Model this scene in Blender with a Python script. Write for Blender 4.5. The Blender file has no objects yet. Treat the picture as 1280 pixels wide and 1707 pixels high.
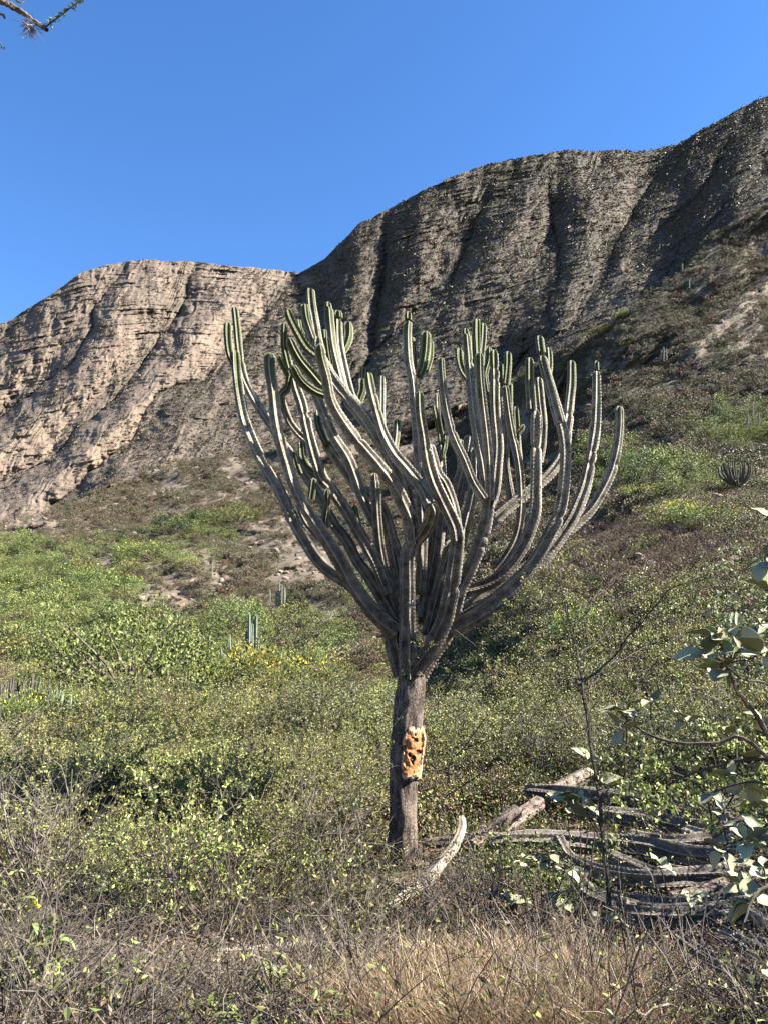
import bpy, math, random
import numpy as np
from mathutils import Vector, Matrix
PI = math.pi
S = bpy.context.scene
COL = S.collection
# ------------------------------------------------------------------ camera, sky, sun, exposure
PITCH = math.radians(10.9)
cam = bpy.data.objects.new('camera', bpy.data.cameras.new('camera')); COL.objects.link(cam)
cam.data.sensor_fit = 'HORIZONTAL'; cam.data.sensor_width = 36; cam.data.lens = 36
cam.data.clip_start = 0.05; cam.data.clip_end = 20000
cam.location = (0, 0, 0); cam.rotation_euler = (PI/2 + PITCH, 0, 0)
S.camera = cam
SUN_EL, SUN_AZ = math.radians(39), math.radians(97)      # azimuth clockwise from +Y (the view direction)
W = bpy.data.worlds.new("World"); S.world = W; W.use_nodes = True
nt = W.node_tree; nt.nodes.clear()
sky = nt.nodes.new('ShaderNodeTexSky'); sky.sky_type = 'NISHITA'; sky.sun_disc = False
sky.sun_elevation = SUN_EL; sky.sun_rotation = SUN_AZ
sky.altitude = 1500; sky.air_density = 1.0; sky.dust_density = 0.0; sky.ozone_density = 3.0
bg = nt.nodes.new('ShaderNodeBackground'); bg.inputs[1].default_value = 0.05
hs = nt.nodes.new('ShaderNodeHueSaturation'); hs.inputs['Saturation'].default_value = 1.2; hs.inputs['Hue'].default_value = 0.505
wo = nt.nodes.new('ShaderNodeOutputWorld')
nt.links.new(sky.outputs[0], hs.inputs['Color']); nt.links.new(hs.outputs[0], bg.inputs[0]); nt.links.new(bg.outputs[0], wo.inputs[0])
sd = bpy.data.lights.new('sun', 'SUN'); sd.energy = 5.0; sd.angle = math.radians(0.53); sd.color = (1.0, 0.93, 0.82)
sun = bpy.data.objects.new('sun', sd); COL.objects.link(sun)
sv = Vector((math.sin(SUN_AZ)*math.cos(SUN_EL), math.cos(SUN_AZ)*math.cos(SUN_EL), math.sin(SUN_EL)))
sun.rotation_euler = sv.to_track_quat('Z', 'Y').to_euler()
S.view_settings.view_transform = 'Standard'; S.view_settings.look = 'None'
S.view_settings.gamma = 1.0; S.view_settings.use_curve_mapping = False; S.view_settings.exposure = 2.72
S.cycles.max_bounces = 6; S.cycles.diffuse_bounces = 3; S.cycles.transparent_max_bounces = 8

# ------------------------------------------------------------------ numbers
CP, SP = math.cos(PITCH), math.sin(PITCH)
def at(px, py, Y):
    """world point seen at photo pixel (px,py) lying Y metres north of the camera"""
    px = np.asarray(px, float); py = np.asarray(py, float); Y = np.asarray(Y, float)
    v = (853.5 - py)/1280.0
    k = Y/(CP - v*SP)
    return np.stack(np.broadcast_arrays((px - 640)/1280.0*k, Y + 0*px, (SP + v*CP)*k), -1)
def hsh(ix, iy, iz, seed):
    n = (ix.astype(np.int64)*374761393 + iy.astype(np.int64)*668265263 + iz.astype(np.int64)*1274126177 + seed*974634777) & 0xffffffff
    n = ((n ^ (n >> 13))*1274126177) & 0xffffffff
    n = (n ^ (n >> 16)) & 0xffffffff
    return n/4294967295.0
def vnoise(x, y, z=0.0, seed=0):
    x, y, z = np.broadcast_arrays(np.asarray(x, float), np.asarray(y, float), np.asarray(z, float))
    ix, iy, iz = np.floor(x), np.floor(y), np.floor(z)
    fx, fy, fz = x-ix, y-iy, z-iz
    fx = fx*fx*(3-2*fx); fy = fy*fy*(3-2*fy); fz = fz*fz*(3-2*fz)
    r = 0
    for a in (0, 1):
        for b in (0, 1):
            for c in (0, 1):
                r = r + hsh(ix+a, iy+b, iz+c, seed)*(fx if a else 1-fx)*(fy if b else 1-fy)*(fz if c else 1-fz)
    return r*2-1
def fbm(x, y, z=0.0, oct=4, seed=0, gain=0.5):
    r, a, f = 0, 1.0, 1.0
    for i in range(oct):
        r = r + a*vnoise(x*f, y*f, np.asarray(z)*f, seed+i); a *= gain; f *= 2.03
    return r
def sstep(a, b, x):
    t = np.clip((x-a)/(b-a), 0, 1); return t*t*(3-2*t)

# ------------------------------------------------------------------ mesh helpers
class MB:
    def __init__(s): s.V = []; s.F = []; s.M = []; s.n = 0; s.A = {}
    def add(s, V, F, mat=0, **attr):
        V = np.asarray(V, float).reshape(-1, 3)
        if isinstance(F, np.ndarray): F = [F]
        for f in F:
            f = np.asarray(f, int)
            if len(f): s.F.append(f + s.n); s.M.append(np.full(len(f), mat))
        for k in set(list(s.A) + list(attr)):
            if k not in s.A: s.A[k] = [np.zeros(s.n)] if s.n else []
            s.A[k].append(np.broadcast_to(np.asarray(attr.get(k, 0.0), float), (len(V),)).copy())
        s.V.append(V); s.n += len(V)
    def mesh(s, name, mats, smooth=False):
        me = bpy.data.meshes.new(name)
        V = np.concatenate(s.V) if s.V else np.zeros((0, 3))
        me.vertices.add(len(V)); me.vertices.foreach_set('co', V.ravel().astype(np.float32))
        loops = np.concatenate([f.ravel() for f in s.F]); cnt = np.concatenate([np.full(len(f), f.shape[1]) for f in s.F])
        me.loops.add(len(loops)); me.loops.foreach_set('vertex_index', loops.astype(np.int32))
        me.polygons.add(len(cnt)); st = np.concatenate([[0], np.cumsum(cnt)[:-1]])
        me.polygons.foreach_set('loop_start', st.astype(np.int32)); me.polygons.foreach_set('loop_total', cnt.astype(np.int32))
        me.polygons.foreach_set('material_index', np.concatenate(s.M).astype(np.int32))
        me.polygons.foreach_set('use_smooth', np.full(len(cnt), smooth))
        for m in (mats if isinstance(mats, (list, tuple)) else [mats]): me.materials.append(m)
        me.update(calc_edges=True); me.validate()
        for k, a in s.A.items():
            at_ = me.attributes.new(k, 'FLOAT', 'POINT'); at_.data.foreach_set('value', np.concatenate(a).astype(np.float32))
        return me
def link(name, data, parent=None, loc=(0, 0, 0), rot=(0, 0, 0), sc=1.0):
    o = bpy.data.objects.new(name, data); COL.objects.link(o)
    o.location = loc; o.rotation_euler = rot
    o.scale = (sc, sc, sc) if np.isscalar(sc) else sc
    if parent is not None: o.parent = parent
    return o
def tag(o, label=None, cat=None, group=None, kind=None):
    if label: o['label'] = label
    if cat: o['category'] = cat
    if group: o['group'] = group
    if kind: o['kind'] = kind
    return o
def frames(P):
    P = np.asarray(P, float); T = np.gradient(P, axis=0); T /= np.linalg.norm(T, axis=1)[:, None] + 1e-12
    u = np.cross(T[0], (0.13, 0.93, 0.31)); u /= np.linalg.norm(u); U = [u]
    for t in T[1:]:
        u = U[-1] - t*np.dot(U[-1], t); u /= np.linalg.norm(u) + 1e-12; U.append(u)
    U = np.array(U); return T, U, np.cross(T, U)
def grid_faces(n, m, close=True):
    i = np.arange(n-1)[:, None]; j = np.arange(m if close else m-1)[None, :]; k = (j+1) % m
    return np.stack([i*m+j, i*m+k, (i+1)*m+k, (i+1)*m+j], -1).reshape(-1, 4)
def tube(P, R, sides=4):
    P = np.asarray(P, float); T, U, B = frames(P); a = np.arange(sides)/sides*2*PI
    R = np.broadcast_to(np.asarray(R, float), (len(P),))
    V = P[:, None] + R[:, None, None]*(np.cos(a)[None, :, None]*U[:, None] + np.sin(a)[None, :, None]*B[:, None])
    return V.reshape(-1, 3), grid_faces(len(P), sides)
def resample(P, step, extra=None):
    """Catmull-Rom through P, resampled to even spacing"""
    P = np.asarray(P, float)
    if len(P) == 2: P = np.array([P[0], (P[0]+P[1])/2, P[1]])
    Q = np.vstack([2*P[0]-P[1], P, 2*P[-1]-P[-2]]); out = []
    for i in range(1, len(Q)-2):
        t = np.linspace(0, 1, 12, endpoint=False)[:, None]; a, b, c, d = Q[i-1:i+3]
        out.append(0.5*((2*b) + (-a+c)*t + (2*a-5*b+4*c-d)*t*t + (-a+3*b-3*c+d)*t**3))
    out = np.vstack(out + [P[-1:]]); L = np.concatenate([[0], np.cumsum(np.linalg.norm(np.diff(out[:, :3], axis=0), axis=1))])
    n = max(3, int(L[-1]/step)+1); s = np.linspace(0, L[-1], n)
    return np.stack([np.interp(s, L, out[:, k]) for k in range(P.shape[1])], 1), s
def leaves(C, D, size, wid=0.5, rng=None, fold=0.12):
    """diamond leaves: centres C, direction D, one folded rhombus each"""
    n = len(C); D = D/(np.linalg.norm(D, axis=1)[:, None]+1e-9)
    r = rng.normal(size=(n, 3)); Sd = np.cross(D, r); Sd /= np.linalg.norm(Sd, axis=1)[:, None]+1e-9; N = np.cross(D, Sd)
    s = np.broadcast_to(np.asarray(size, float), (n,))[:, None]
    V = np.stack([C, C + D*s*.5 + Sd*s*wid*.5 + N*s*fold, C + D*s, C + D*s*.5 - Sd*s*wid*.5 + N*s*fold], 1).reshape(-1, 3)
    b = np.arange(n)[:, None]*4
    return V, np.concatenate([b+[0, 1, 2], b+[0, 2, 3]])

# ------------------------------------------------------------------ materials
def newmat(name, rough=0.8):
    m = bpy.data.materials.new(name); m.use_nodes = True; nt = m.node_tree
    b = nt.nodes['Principled BSDF']; b.inputs['Roughness'].default_value = rough
    b.inputs['Specular IOR Level'].default_value = 0.25
    return m, nt, b
def nz(nt, scale, detail=4, rough=0.55, coord=None, dist=0.0):
    n = nt.nodes.new('ShaderNodeTexNoise'); n.inputs['Scale'].default_value = scale; n.inputs['Detail'].default_value = detail
    n.inputs['Roughness'].default_value = rough; n.inputs['Distortion'].default_value = dist
    if coord is not None: nt.links.new(coord, n.inputs['Vector'])
    return n.outputs['Fac']
def ramp(nt, fac, stops):
    r = nt.nodes.new('ShaderNodeValToRGB'); nt.links.new(fac, r.inputs[0]); e = r.color_ramp.elements
    while len(e) < len(stops): e.new(0.5)
    for q, (p, c) in zip(e, stops): q.position = p; q.color = (*c, 1) if len(c) == 3 else c
    return r.outputs[0]
def mix(nt, fac, a, b, mode='MIX'):
    m = nt.nodes.new('ShaderNodeMix'); m.data_type = 'RGBA'; m.blend_type = mode
    for v, i in ((fac, 0), (a, 6), (b, 7)):
        if isinstance(v, (int, float)): m.inputs[i].default_value = v
        elif isinstance(v, tuple): m.inputs[i].default_value = (*v, 1)
        else: nt.links.new(v, m.inputs[i])
    return m.outputs[2]
def mth(nt, op, a, b=None, clamp=False):
    m = nt.nodes.new('ShaderNodeMath'); m.operation = op; m.use_clamp = clamp
    for i, v in enumerate((a, b)):
        if v is None: continue
        if isinstance(v, (int, float)): m.inputs[i].default_value = v
        else: nt.links.new(v, m.inputs[i])
    return m.outputs[0]
def attr(nt, name):
    a = nt.nodes.new('ShaderNodeAttribute'); a.attribute_name = name; return a.outputs['Fac']
def bump(nt, b, h, dist, strength=1.0):
    n = nt.nodes.new('ShaderNodeBump'); n.inputs['Distance'].default_value = dist; n.inputs['Strength'].default_value = strength
    nt.links.new(h, n.inputs['Height']); nt.links.new(n.outputs[0], b.inputs['Normal'])
def pos(nt): return nt.nodes.new('ShaderNodeNewGeometry').outputs['Position']
def leafmat(name, cols, trans=0.25, rough=0.55):
    """leaf colours picked leaf by leaf, shifted plant by plant"""
    m, nt, b = newmat(name, rough)
    g = nt.nodes.new('ShaderNodeNewGeometry'); oi = nt.nodes.new('ShaderNodeObjectInfo')
    n = len(cols); c = ramp(nt, g.outputs['Random Per Island'], [((i+.5)/n, q) for i, q in enumerate(cols)])
    h = nt.nodes.new('ShaderNodeHueSaturation'); nt.links.new(c, h.inputs['Color'])
    nt.links.new(mth(nt, 'ADD', mth(nt, 'MULTIPLY', oi.outputs['Random'], 0.05), 0.475), h.inputs['Hue'])
    nt.links.new(mth(nt, 'ADD', mth(nt, 'MULTIPLY', oi.outputs['Random'], 0.5), 0.75), h.inputs['Value'])
    nt.links.new(h.outputs[0], b.inputs['Base Color'])
    tr = nt.nodes.new('ShaderNodeBsdfTranslucent'); nt.links.new(h.outputs[0], tr.inputs[0])
    ms = nt.nodes.new('ShaderNodeMixShader'); ms.inputs[0].default_value = trans
    nt.links.new(b.outputs[0], ms.inputs[1]); nt.links.new(tr.outputs[0], ms.inputs[2])
    nt.links.new(ms.outputs[0], nt.nodes['Material Output'].inputs[0])
    return m
def barkmat(name, c1, c2, scale=30, dist=0.01):
    m, nt, b = newmat(name, 0.9); p = nt.nodes.new('ShaderNodeTexCoord').outputs['Object']
    f = nz(nt, scale, 5, .6, p); nt.links.new(ramp(nt, f, [(.35, c1), (.65, c2)]), b.inputs['Base Color']); bump(nt, b, f, dist)
    return m

M_leaf_olive = leafmat('olive_leaf', [(0.0327, 0.0396, 0.0103), (0.0731, 0.086, 0.0206), (0.129, 0.136, 0.0361), (0.185, 0.176, 0.0645)], .16)
M_leaf_near = leafmat('yellow_green_leaf', [(.055, .066, .016), (.115, .128, .032), (.185, .188, .055), (.25, .235, .095)], .18)  # brighter, yellower leaf colour, mostly for the near shrubs
M_leaf_green = leafmat('green_leaf', [(0.0258, 0.0387, 0.0103), (0.0602, 0.0817, 0.0189), (0.107, 0.133, 0.0344), (0.155, 0.172, 0.0559)], .16)
M_leaf_dark = leafmat('dark_leaf', [(0.0197, 0.0328, 0.00984), (0.0295, 0.0459, 0.0131), (0.0459, 0.0623, 0.023)])
M_leaf_feather = leafmat('feathery_leaf', [(0.0494, 0.0673, 0.0178), (0.0989, 0.123, 0.0346), (0.168, 0.187, 0.0643)], .16)
M_leaf_pale = leafmat('pale_leaf', [(0.0685, 0.0787, 0.0367), (0.115, 0.126, 0.063), (0.189, 0.194, 0.115), (0.0525, 0.0685, 0.0262)])
M_leaf_dry = leafmat('dry_leaf', [(0.056, 0.04, 0.024), (0.096, 0.068, 0.0416), (0.136, 0.1, 0.064), (0.088, 0.0528, 0.032)], .1)
M_scrub = leafmat('scrub_leaf', [(.04, .036, .022), (.085, .072, .046), (.14, .118, .08), (.065, .062, .032)], .1)
M_scrub_green = leafmat('scrub_green_leaf', [(0.0361, 0.0394, 0.017), (0.0656, 0.0656, 0.0295), (0.092, 0.0856, 0.0459)], 0.15)
M_rockscrub = leafmat('mountain_scrub_leaf', [(.045, .038, .027), (.075, .063, .045), (.05, .048, .027), (.105, .088, .066)], .05)
M_yellow = leafmat('yellow_flower', [(0.432, 0.372, 0.036), (0.528, 0.456, 0.06), (0.36, 0.276, 0.036)], .2)
M_pink = leafmat('pink_flower', [(.45, .22, .36), (.5, .3, .42)], 0.3)
M_straw = leafmat('straw', [(0.191, 0.13, 0.0732), (0.259, 0.186, 0.113), (0.146, 0.107, 0.0676), (0.304, 0.237, 0.158)], 0.3, 0.5)
M_straw_grey = leafmat('grey_straw', [(0.0912, 0.0795, 0.065), (0.13, 0.114, 0.0952), (0.061, 0.0498, 0.0381), (0.16, 0.141, 0.114)], 0.2, 0.5)
M_twig = barkmat('twig_bark', (0.03, 0.024, 0.018), (0.114, 0.093, 0.075), 14)
M_twig_pale = barkmat('pale_twig_bark', (0.0478, 0.0408, 0.0331), (0.128, 0.113, 0.096), 14)
M_twig_dark = barkmat('dark_twig_bark', (0.02, 0.016, 0.0128), (0.06, 0.048, 0.04), 14)
M_broad = leafmat('broad_leaf', [(.155, .168, .085), (.20, .208, .115), (.255, .252, .155), (.10, .115, .058)], .2, .8)
M_limp = leafmat('limp_leaf', [(.16, .185, .075), (.24, .26, .12), (.12, .15, .05), (.30, .31, .15)], .3)

def cactus_mat(name, young, old1, old2, crest, g0=1.0, bark=False):
    m, nt, b = newmat(name, 0.75); p = nt.nodes.new('ShaderNodeTexCoord').outputs['Object']
    n1 = nz(nt, 9, 5, .65, p); n2 = nz(nt, 60, 3, .6, p); n3 = nz(nt, 3, 3, .5, p)
    old = ramp(nt, n1, [(.30, old1), (.52, old2), (.75, tuple(min(1, c*1.22) for c in old2))])
    old = mix(nt, ramp(nt, n2, [(.50, (0, 0, 0)), (.66, (1, 1, 1))]), old, tuple(c*.55 for c in old1))
    t = mth(nt, 'ADD', attr(nt, 'tipd'), mth(nt, 'MULTIPLY', mth(nt, 'SUBTRACT', n3, 0.5), 0.7))
    green = ramp(nt, mth(nt, 'MULTIPLY', t, 1.0/g0), [(.25, (1, 1, 1)), (.62, (.35, .35, .35)), (1.0, (0, 0, 0))])
    body = mix(nt, green, old, young)
    if bark:
        z = nt.nodes.new('ShaderNodeSeparateXYZ'); nt.links.new(pos(nt), z.inputs[0])
        kb = nt.nodes.new('ShaderNodeMapRange'); nt.links.new(mth(nt, 'ADD', z.outputs[2], mth(nt, 'MULTIPLY', n3, .8)), kb.inputs[0]); kb.inputs[1].default_value = 2.7; kb.inputs[2].default_value = 1.0
        barkc = ramp(nt, n1, [(.35, (.020, .015, .011)), (.52, (.062, .049, .037)), (.68, (.125, .102, .078))]); body = mix(nt, mth(nt, 'MULTIPLY', kb.outputs[0], .92, True), body, barkc)
    cr = mth(nt, 'POWER', attr(nt, 'crest'), 5.0)
    cw = mth(nt, 'MULTIPLY', cr, 0.75)
    if bark: cw = mth(nt, 'MULTIPLY', cw, mth(nt, 'SUBTRACT', 1.0, mth(nt, 'MULTIPLY', kb.outputs[0], .7)))
    body = mix(nt, cw, body, crest)
    nt.links.new(body, b.inputs['Base Color'])
    bump(nt, b, mth(nt, 'ADD', n2, mth(nt, 'MULTIPLY', n1, 1.5)), 0.006, 0.8)
    return m
M_cactus = cactus_mat('cactus_skin', (.040, .050, .0135), (.040, .034, .025), (.19, .17, .132), (.42, .395, .325), 1.0, True)
M_trunkbark = cactus_mat('cactus_trunk_bark', (0.12, 0.096, 0.072), (0.036, 0.0264, 0.0204), (0.126, 0.096, 0.078), (0.12, 0.096, 0.078), 0.01)
def trunk_mat():
    m, nt, b = newmat('trunk_bark', .95); p = nt.nodes.new('ShaderNodeTexCoord').outputs['Object']
    mp = nt.nodes.new('ShaderNodeMapping'); nt.links.new(p, mp.inputs[0]); mp.inputs['Scale'].default_value = (22, 22, 4.5)
    fis = nz(nt, 1.0, 6, .65, mp.outputs[0], .6); blot = nz(nt, 4.5, 5, .6, p); fine = nz(nt, 45, 5, .7, p)
    c = ramp(nt, blot, [(.34, (0.0281, 0.0212, 0.0174)), (.47, (0.0686, 0.053, 0.0424)), (.56, (0.125, 0.0968, 0.078)), (.7, (0.0808, 0.0624, 0.0499))])
    c = mix(nt, ramp(nt, fis, [(.40, (1, 1, 1)), (.50, (0, 0, 0))]), c, (.025, .019, .015)); c = mix(nt, ramp(nt, fine, [(.55, (0, 0, 0)), (.7, (1, 1, 1))]), c, (.24, .195, .16))
    nt.links.new(c, b.inputs['Base Color']); bump(nt, b, mth(nt, 'ADD', mth(nt, 'MULTIPLY', fis, 1.2), mth(nt, 'MULTIPLY', fine, .5)), .035); return m
M_bark = trunk_mat()
M_bank = leafmat('bank_grass', [(.075, .045, .032), (.12, .078, .056), (.16, .11, .08), (.06, .04, .03)], .1)
M_fallen = cactus_mat('dead_cactus_skin', (0.118, 0.102, 0.0787), (0.0328, 0.0279, 0.023), (0.0968, 0.0836, 0.0689), (0.279, 0.254, 0.209), 0.01)
M_fallen_pale = cactus_mat('bleached_cactus_skin', (0.245, 0.22, 0.176), (0.0978, 0.0765, 0.052), (0.22, 0.19, 0.147), (0.257, 0.23, 0.184), 0.01)
M_dullcactus = cactus_mat('dull_cactus_skin', (.05, .05, .032), (.035, .033, .025), (.075, .070, .055), (.15, .14, .11), 0.3)
M_bluecactus = cactus_mat('blue_green_cactus_skin', (.09, .11, .07), (.12, .14, .10), (.18, .205, .15), (.28, .29, .21), 0.3)

def terrain_mat(name, far=False):
    m, nt, b = newmat(name, 0.95); p = pos(nt)
    if far:
        a = nz(nt, .045, 8, .65, p); f = nz(nt, .28, 6, .7, p); mp = nt.nodes.new('ShaderNodeMapping'); nt.links.new(p, mp.inputs[0])
        mp.inputs['Scale'].default_value = (.004, .004, .13); s = nz(nt, 1.0, 6, .6, mp.outputs[0], .3)
        rock = ramp(nt, s, [(.30, (.080, .058, .044)), (.42, (.148, .113, .088)), (.5, (.100, .075, .058)), (.58, (.145, .111, .086)), (.72, (.17, .132, .104))])
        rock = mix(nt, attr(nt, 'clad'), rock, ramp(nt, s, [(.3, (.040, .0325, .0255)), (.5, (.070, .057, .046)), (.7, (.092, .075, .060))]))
        rock = mix(nt, mth(nt, 'MULTIPLY', attr(nt, 'pale'), .8), rock, (.16, .122, .086))
        scrub = ramp(nt, f, [(.35, (.026, .023, .016)), (.6, (.050, .042, .030))])
        k = mth(nt, 'ADD', mth(nt, 'ADD', mth(nt, 'MULTIPLY', mth(nt, 'SUBTRACT', f, .5), 2.6), mth(nt, 'MULTIPLY', mth(nt, 'SUBTRACT', a, .5), 2.0)), attr(nt, 'veg'), True)
        col = mix(nt, k, rock, scrub)
        nt.links.new(col, b.inputs['Base Color'])
        f2 = nz(nt, .9, 5, .75, p); bump(nt, b, mth(nt, 'ADD', mth(nt, 'ADD', mth(nt, 'MULTIPLY', f, 1.0), mth(nt, 'MULTIPLY', s, 1.1)), mth(nt, 'MULTIPLY', f2, .5)), 1.5, 1.0)
        nt.links.new(mix(nt, mth(nt, 'MULTIPLY', f2, .55), col, mix(nt, .5, col, (.02, .017, .013))), b.inputs['Base Color'])
    else:
        a = nz(nt, .16, 5, .6, p); f = nz(nt, 1.4, 8, .7, p); g = nz(nt, 14, 6, .7, p)
        soil = ramp(nt, g, [(.30, (0.078, 0.0484, 0.0312)), (.48, (0.179, 0.113, 0.0741)), (.58, (0.133, 0.0936, 0.0624)), (.72, (0.281, 0.203, 0.14))])
        soil2 = ramp(nt, f, [(.32, (.050, .040, .029)), (.5, (.092, .074, .055)), (.68, (.145, .120, .092))])
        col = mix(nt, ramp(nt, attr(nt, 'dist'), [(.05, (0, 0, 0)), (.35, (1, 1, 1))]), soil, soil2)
        col = mix(nt, mth(nt, 'MULTIPLY', attr(nt, 'bare'), .7), col, ramp(nt, g, [(.35, (.085, .055, .04)), (.6, (.20, .135, .10))]))
        gr = ramp(nt, f, [(.30, (0.0468, 0.0562, 0.0187)), (.6, (0.125, 0.129, 0.0484))])
        k = mth(nt, 'ADD', mth(nt, 'ADD', mth(nt, 'MULTIPLY', mth(nt, 'SUBTRACT', f, .5), 2.5), mth(nt, 'MULTIPLY', mth(nt, 'SUBTRACT', a, .5), 2.5)), attr(nt, 'veg'), True)
        col = mix(nt, k, col, gr)
        nt.links.new(col, b.inputs['Base Color'])
        bump(nt, b, mth(nt, 'ADD', mth(nt, 'MULTIPLY', g, .12), f), .35, 1.0)
    return m
M_ground = terrain_mat('dry_soil'); M_mount = terrain_mat('mountain_rock', True)

# ------------------------------------------------------------------ terrain
CTL = [(-150,1950,2.7),(640,1950,2.7),(1430,1950,2.7),(-150,1707,4.0),(400,1707,4.0),(900,1707,4.0),(1430,1707,3.7),
 (0,1560,5.4),(640,1560,5.5),(1280,1560,5.0),(0,1440,7.4),(400,1450,7.7),(672,1450,8.0),(1000,1440,7.4),(1280,1440,6.6),
 (0,1330,12),(400,1330,13.5),(760,1330,12),(1280,1330,9),(0,1250,20),(400,1250,24),(700,1250,22),(1000,1250,14),(1280,1250,11),
 (0,1150,38),(300,1150,42),(700,1150,38),(950,1150,20),(1280,1150,14),(0,1050,75),(300,1050,75),(600,1050,60),(900,1050,30),(1280,1050,18),
 (0,950,140),(300,950,125),(600,950,100),(900,950,42),(1100,960,28),(1280,950,23),(0,880,230),(300,880,180),(600,880,140),(900,880,65),(1100,880,38),(1280,880,30),
 (100,800,330),(400,800,250),(700,800,180),(1000,800,75),(1280,800,54),(-150,820,360),(250,740,370),(600,700,300),(850,700,190),(1000,700,110),(1280,700,80),
 (950,600,160),(1280,600,108),(1280,500,132),(1100,500,150),(1280,400,148),(1430,300,150),(1430,500,122),(1430,700,74),(1430,900,33)]
CTL = np.array(CTL, float)
def tps(r): return r*r*np.log(r + 1e-9)
_X = CTL[:, :2]/1000; _n = len(CTL)
_A = np.zeros((_n+3, _n+3)); _A[:_n, :_n] = tps(np.linalg.norm(_X[:, None]-_X[None], axis=2)) + np.eye(_n)*2e-3
_A[:_n, _n] = 1; _A[:_n, _n+1:] = _X; _A[_n, :_n] = 1; _A[_n+1:, :_n] = _X.T
_w = np.linalg.solve(_A, np.concatenate([np.log(CTL[:, 2]), np.zeros(3)]))
def depth_a0(px, py):
    q = np.stack(np.broadcast_arrays(np.clip(px, -150, 1430)/1000, np.asarray(py, float)/1000), -1).astype(float)
    r = 0*q[..., 0] + _w[_n] + q[..., 0]*_w[_n+1] + q[..., 1]*_w[_n+2]
    for i in range(_n): r = r + _w[i]*tps(np.hypot(q[..., 0]-_X[i, 0], q[..., 1]-_X[i, 1]))
    return np.exp(r)
def depth_a(px, py):
    d = depth_a0(px, py); p = at(px, py, d)
    n = fbm(p[..., 0]/(3+d*.10), np.log(d)*7, 0, 5, 11)
    return d*(1 + n*np.interp(d, [3, 8, 30, 150, 400], [.015, .02, .045, .06, .05]))
def ground(px, py): return at(px, py, depth_a(px, py))
LA_X = [-700, -150, 0, 100, 200, 300, 400, 520, 620, 700, 850, 920, 1000, 1060, 1130, 1180, 1230, 1280, 1430, 2000]
LA_Y = [930, 900, 872, 845, 800, 772, 758, 742, 722, 700, 640, 588, 545, 508, 458, 402, 362, 342, 290, 200]
def line_a(px): return np.interp(px, LA_X, LA_Y) + 4*vnoise(px/18.0, 3.3, 0, 5) + 2.5*vnoise(px/5.0, 7.3, 0, 6)
BL = [(160,1000,180,60,1.0),(40,960,160,60,.8),(250,940,120,30,.7),(180,1100,230,80,1.0),(400,1060,70,50,.9),(350,1150,260,60,1.0),(520,1080,100,50,.5),(110,1200,150,60,.8),
      (350,890,110,35,.5),(970,1020,90,80,.8),(1140,830,150,45,.9),(1220,720,90,35,.8),(1020,790,90,40,.7),(1270,820,40,60,.5),(820,1250,130,80,.4),(1190,1200,120,100,.5),
      (640,1000,120,70,.3),(1260,560,60,50,.12),(1200,640,90,25,.1),(400,1250,420,90,.45),(400,1350,420,70,.35)]
BARE = [(300,1000,110,45,.8),(500,930,90,50,.8),(1110,928,200,82,1.5),(260,960,60,20,.4),(440,870,70,20,.4),(340,830,140,25,.5),(80,860,120,30,.7),(330,1580,160,60,.8),(1180,1590,90,50,.7),(350,790,100,22,.6)]
def blobs(px, py, L):
    r = 0*px
    for x, y, a, b, k in L: r = np.maximum(r, k*np.exp(-(((px-x)/a)**2 + ((py-y)/b)**2)*.9))
    return r
def lush(px, py):
    return np.clip(blobs(px, py, BL) - .8*blobs(px, py, BARE) + .12*fbm(px/60, py/35, 0, 3, 31), 0, 1)
def axis_(a, b, s, ends): return np.unique(np.concatenate([np.arange(ends[0], a, 40.0), np.arange(a, b, s), np.arange(b, ends[1], 40.0)]))
pxs = axis_(-60, 1340, 3.0, (-700, 1980)); vs = np.linspace(0, 1, 400)
PX = np.repeat(pxs[None], len(vs), 0); LAq = line_a(pxs)
PY = 1980 + (LAq[None]-1980)*vs[:, None]
D = depth_a(PX, PY); G = at(PX, PY, D)
back = []
for k, (dd, dz) in enumerate([(1.03, -.4), (1.10, -4), (1.25, -22), (1.5, -60)]):
    q = G[-1].copy(); q[:, 0] *= dd; q[:, 1] *= dd; q[:, 2] += dz*D[-1]/200; back.append(q)
front = []                                                   # the ground goes on under and behind the camera
for k, (yy) in enumerate([-60, -20, -6, 0, 1.5]):
    q = G[0].copy(); q[:, 0] = (pxs-640)/1280*max(9, abs(yy)*2.5); q[:, 1] = yy; q[:, 2] = -1.6 - .02*max(0, yy) + (-.5 if yy < -10 else 0); front.append(q)
Gf = np.concatenate([np.array(front), G, np.array(back)])
veg = np.concatenate([np.full((5, len(pxs)), .2), lush(PX, PY) - .55*(1-lush(PX, PY)), np.full((4, len(pxs)), .2)])
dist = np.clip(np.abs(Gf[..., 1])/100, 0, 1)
bare = np.concatenate([np.full((5, len(pxs)), .2), np.clip(blobs(PX, PY, BARE), 0, 1)*(PX > 700), np.zeros((4, len(pxs)))])
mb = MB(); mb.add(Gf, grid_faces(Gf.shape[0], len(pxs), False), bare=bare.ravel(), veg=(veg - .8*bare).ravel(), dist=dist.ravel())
tag(link('ground', mb.mesh('ground', M_ground, True)), 'dry brown soil rising into scrub covered hillside behind the tall cactus', kind='structure')

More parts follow.
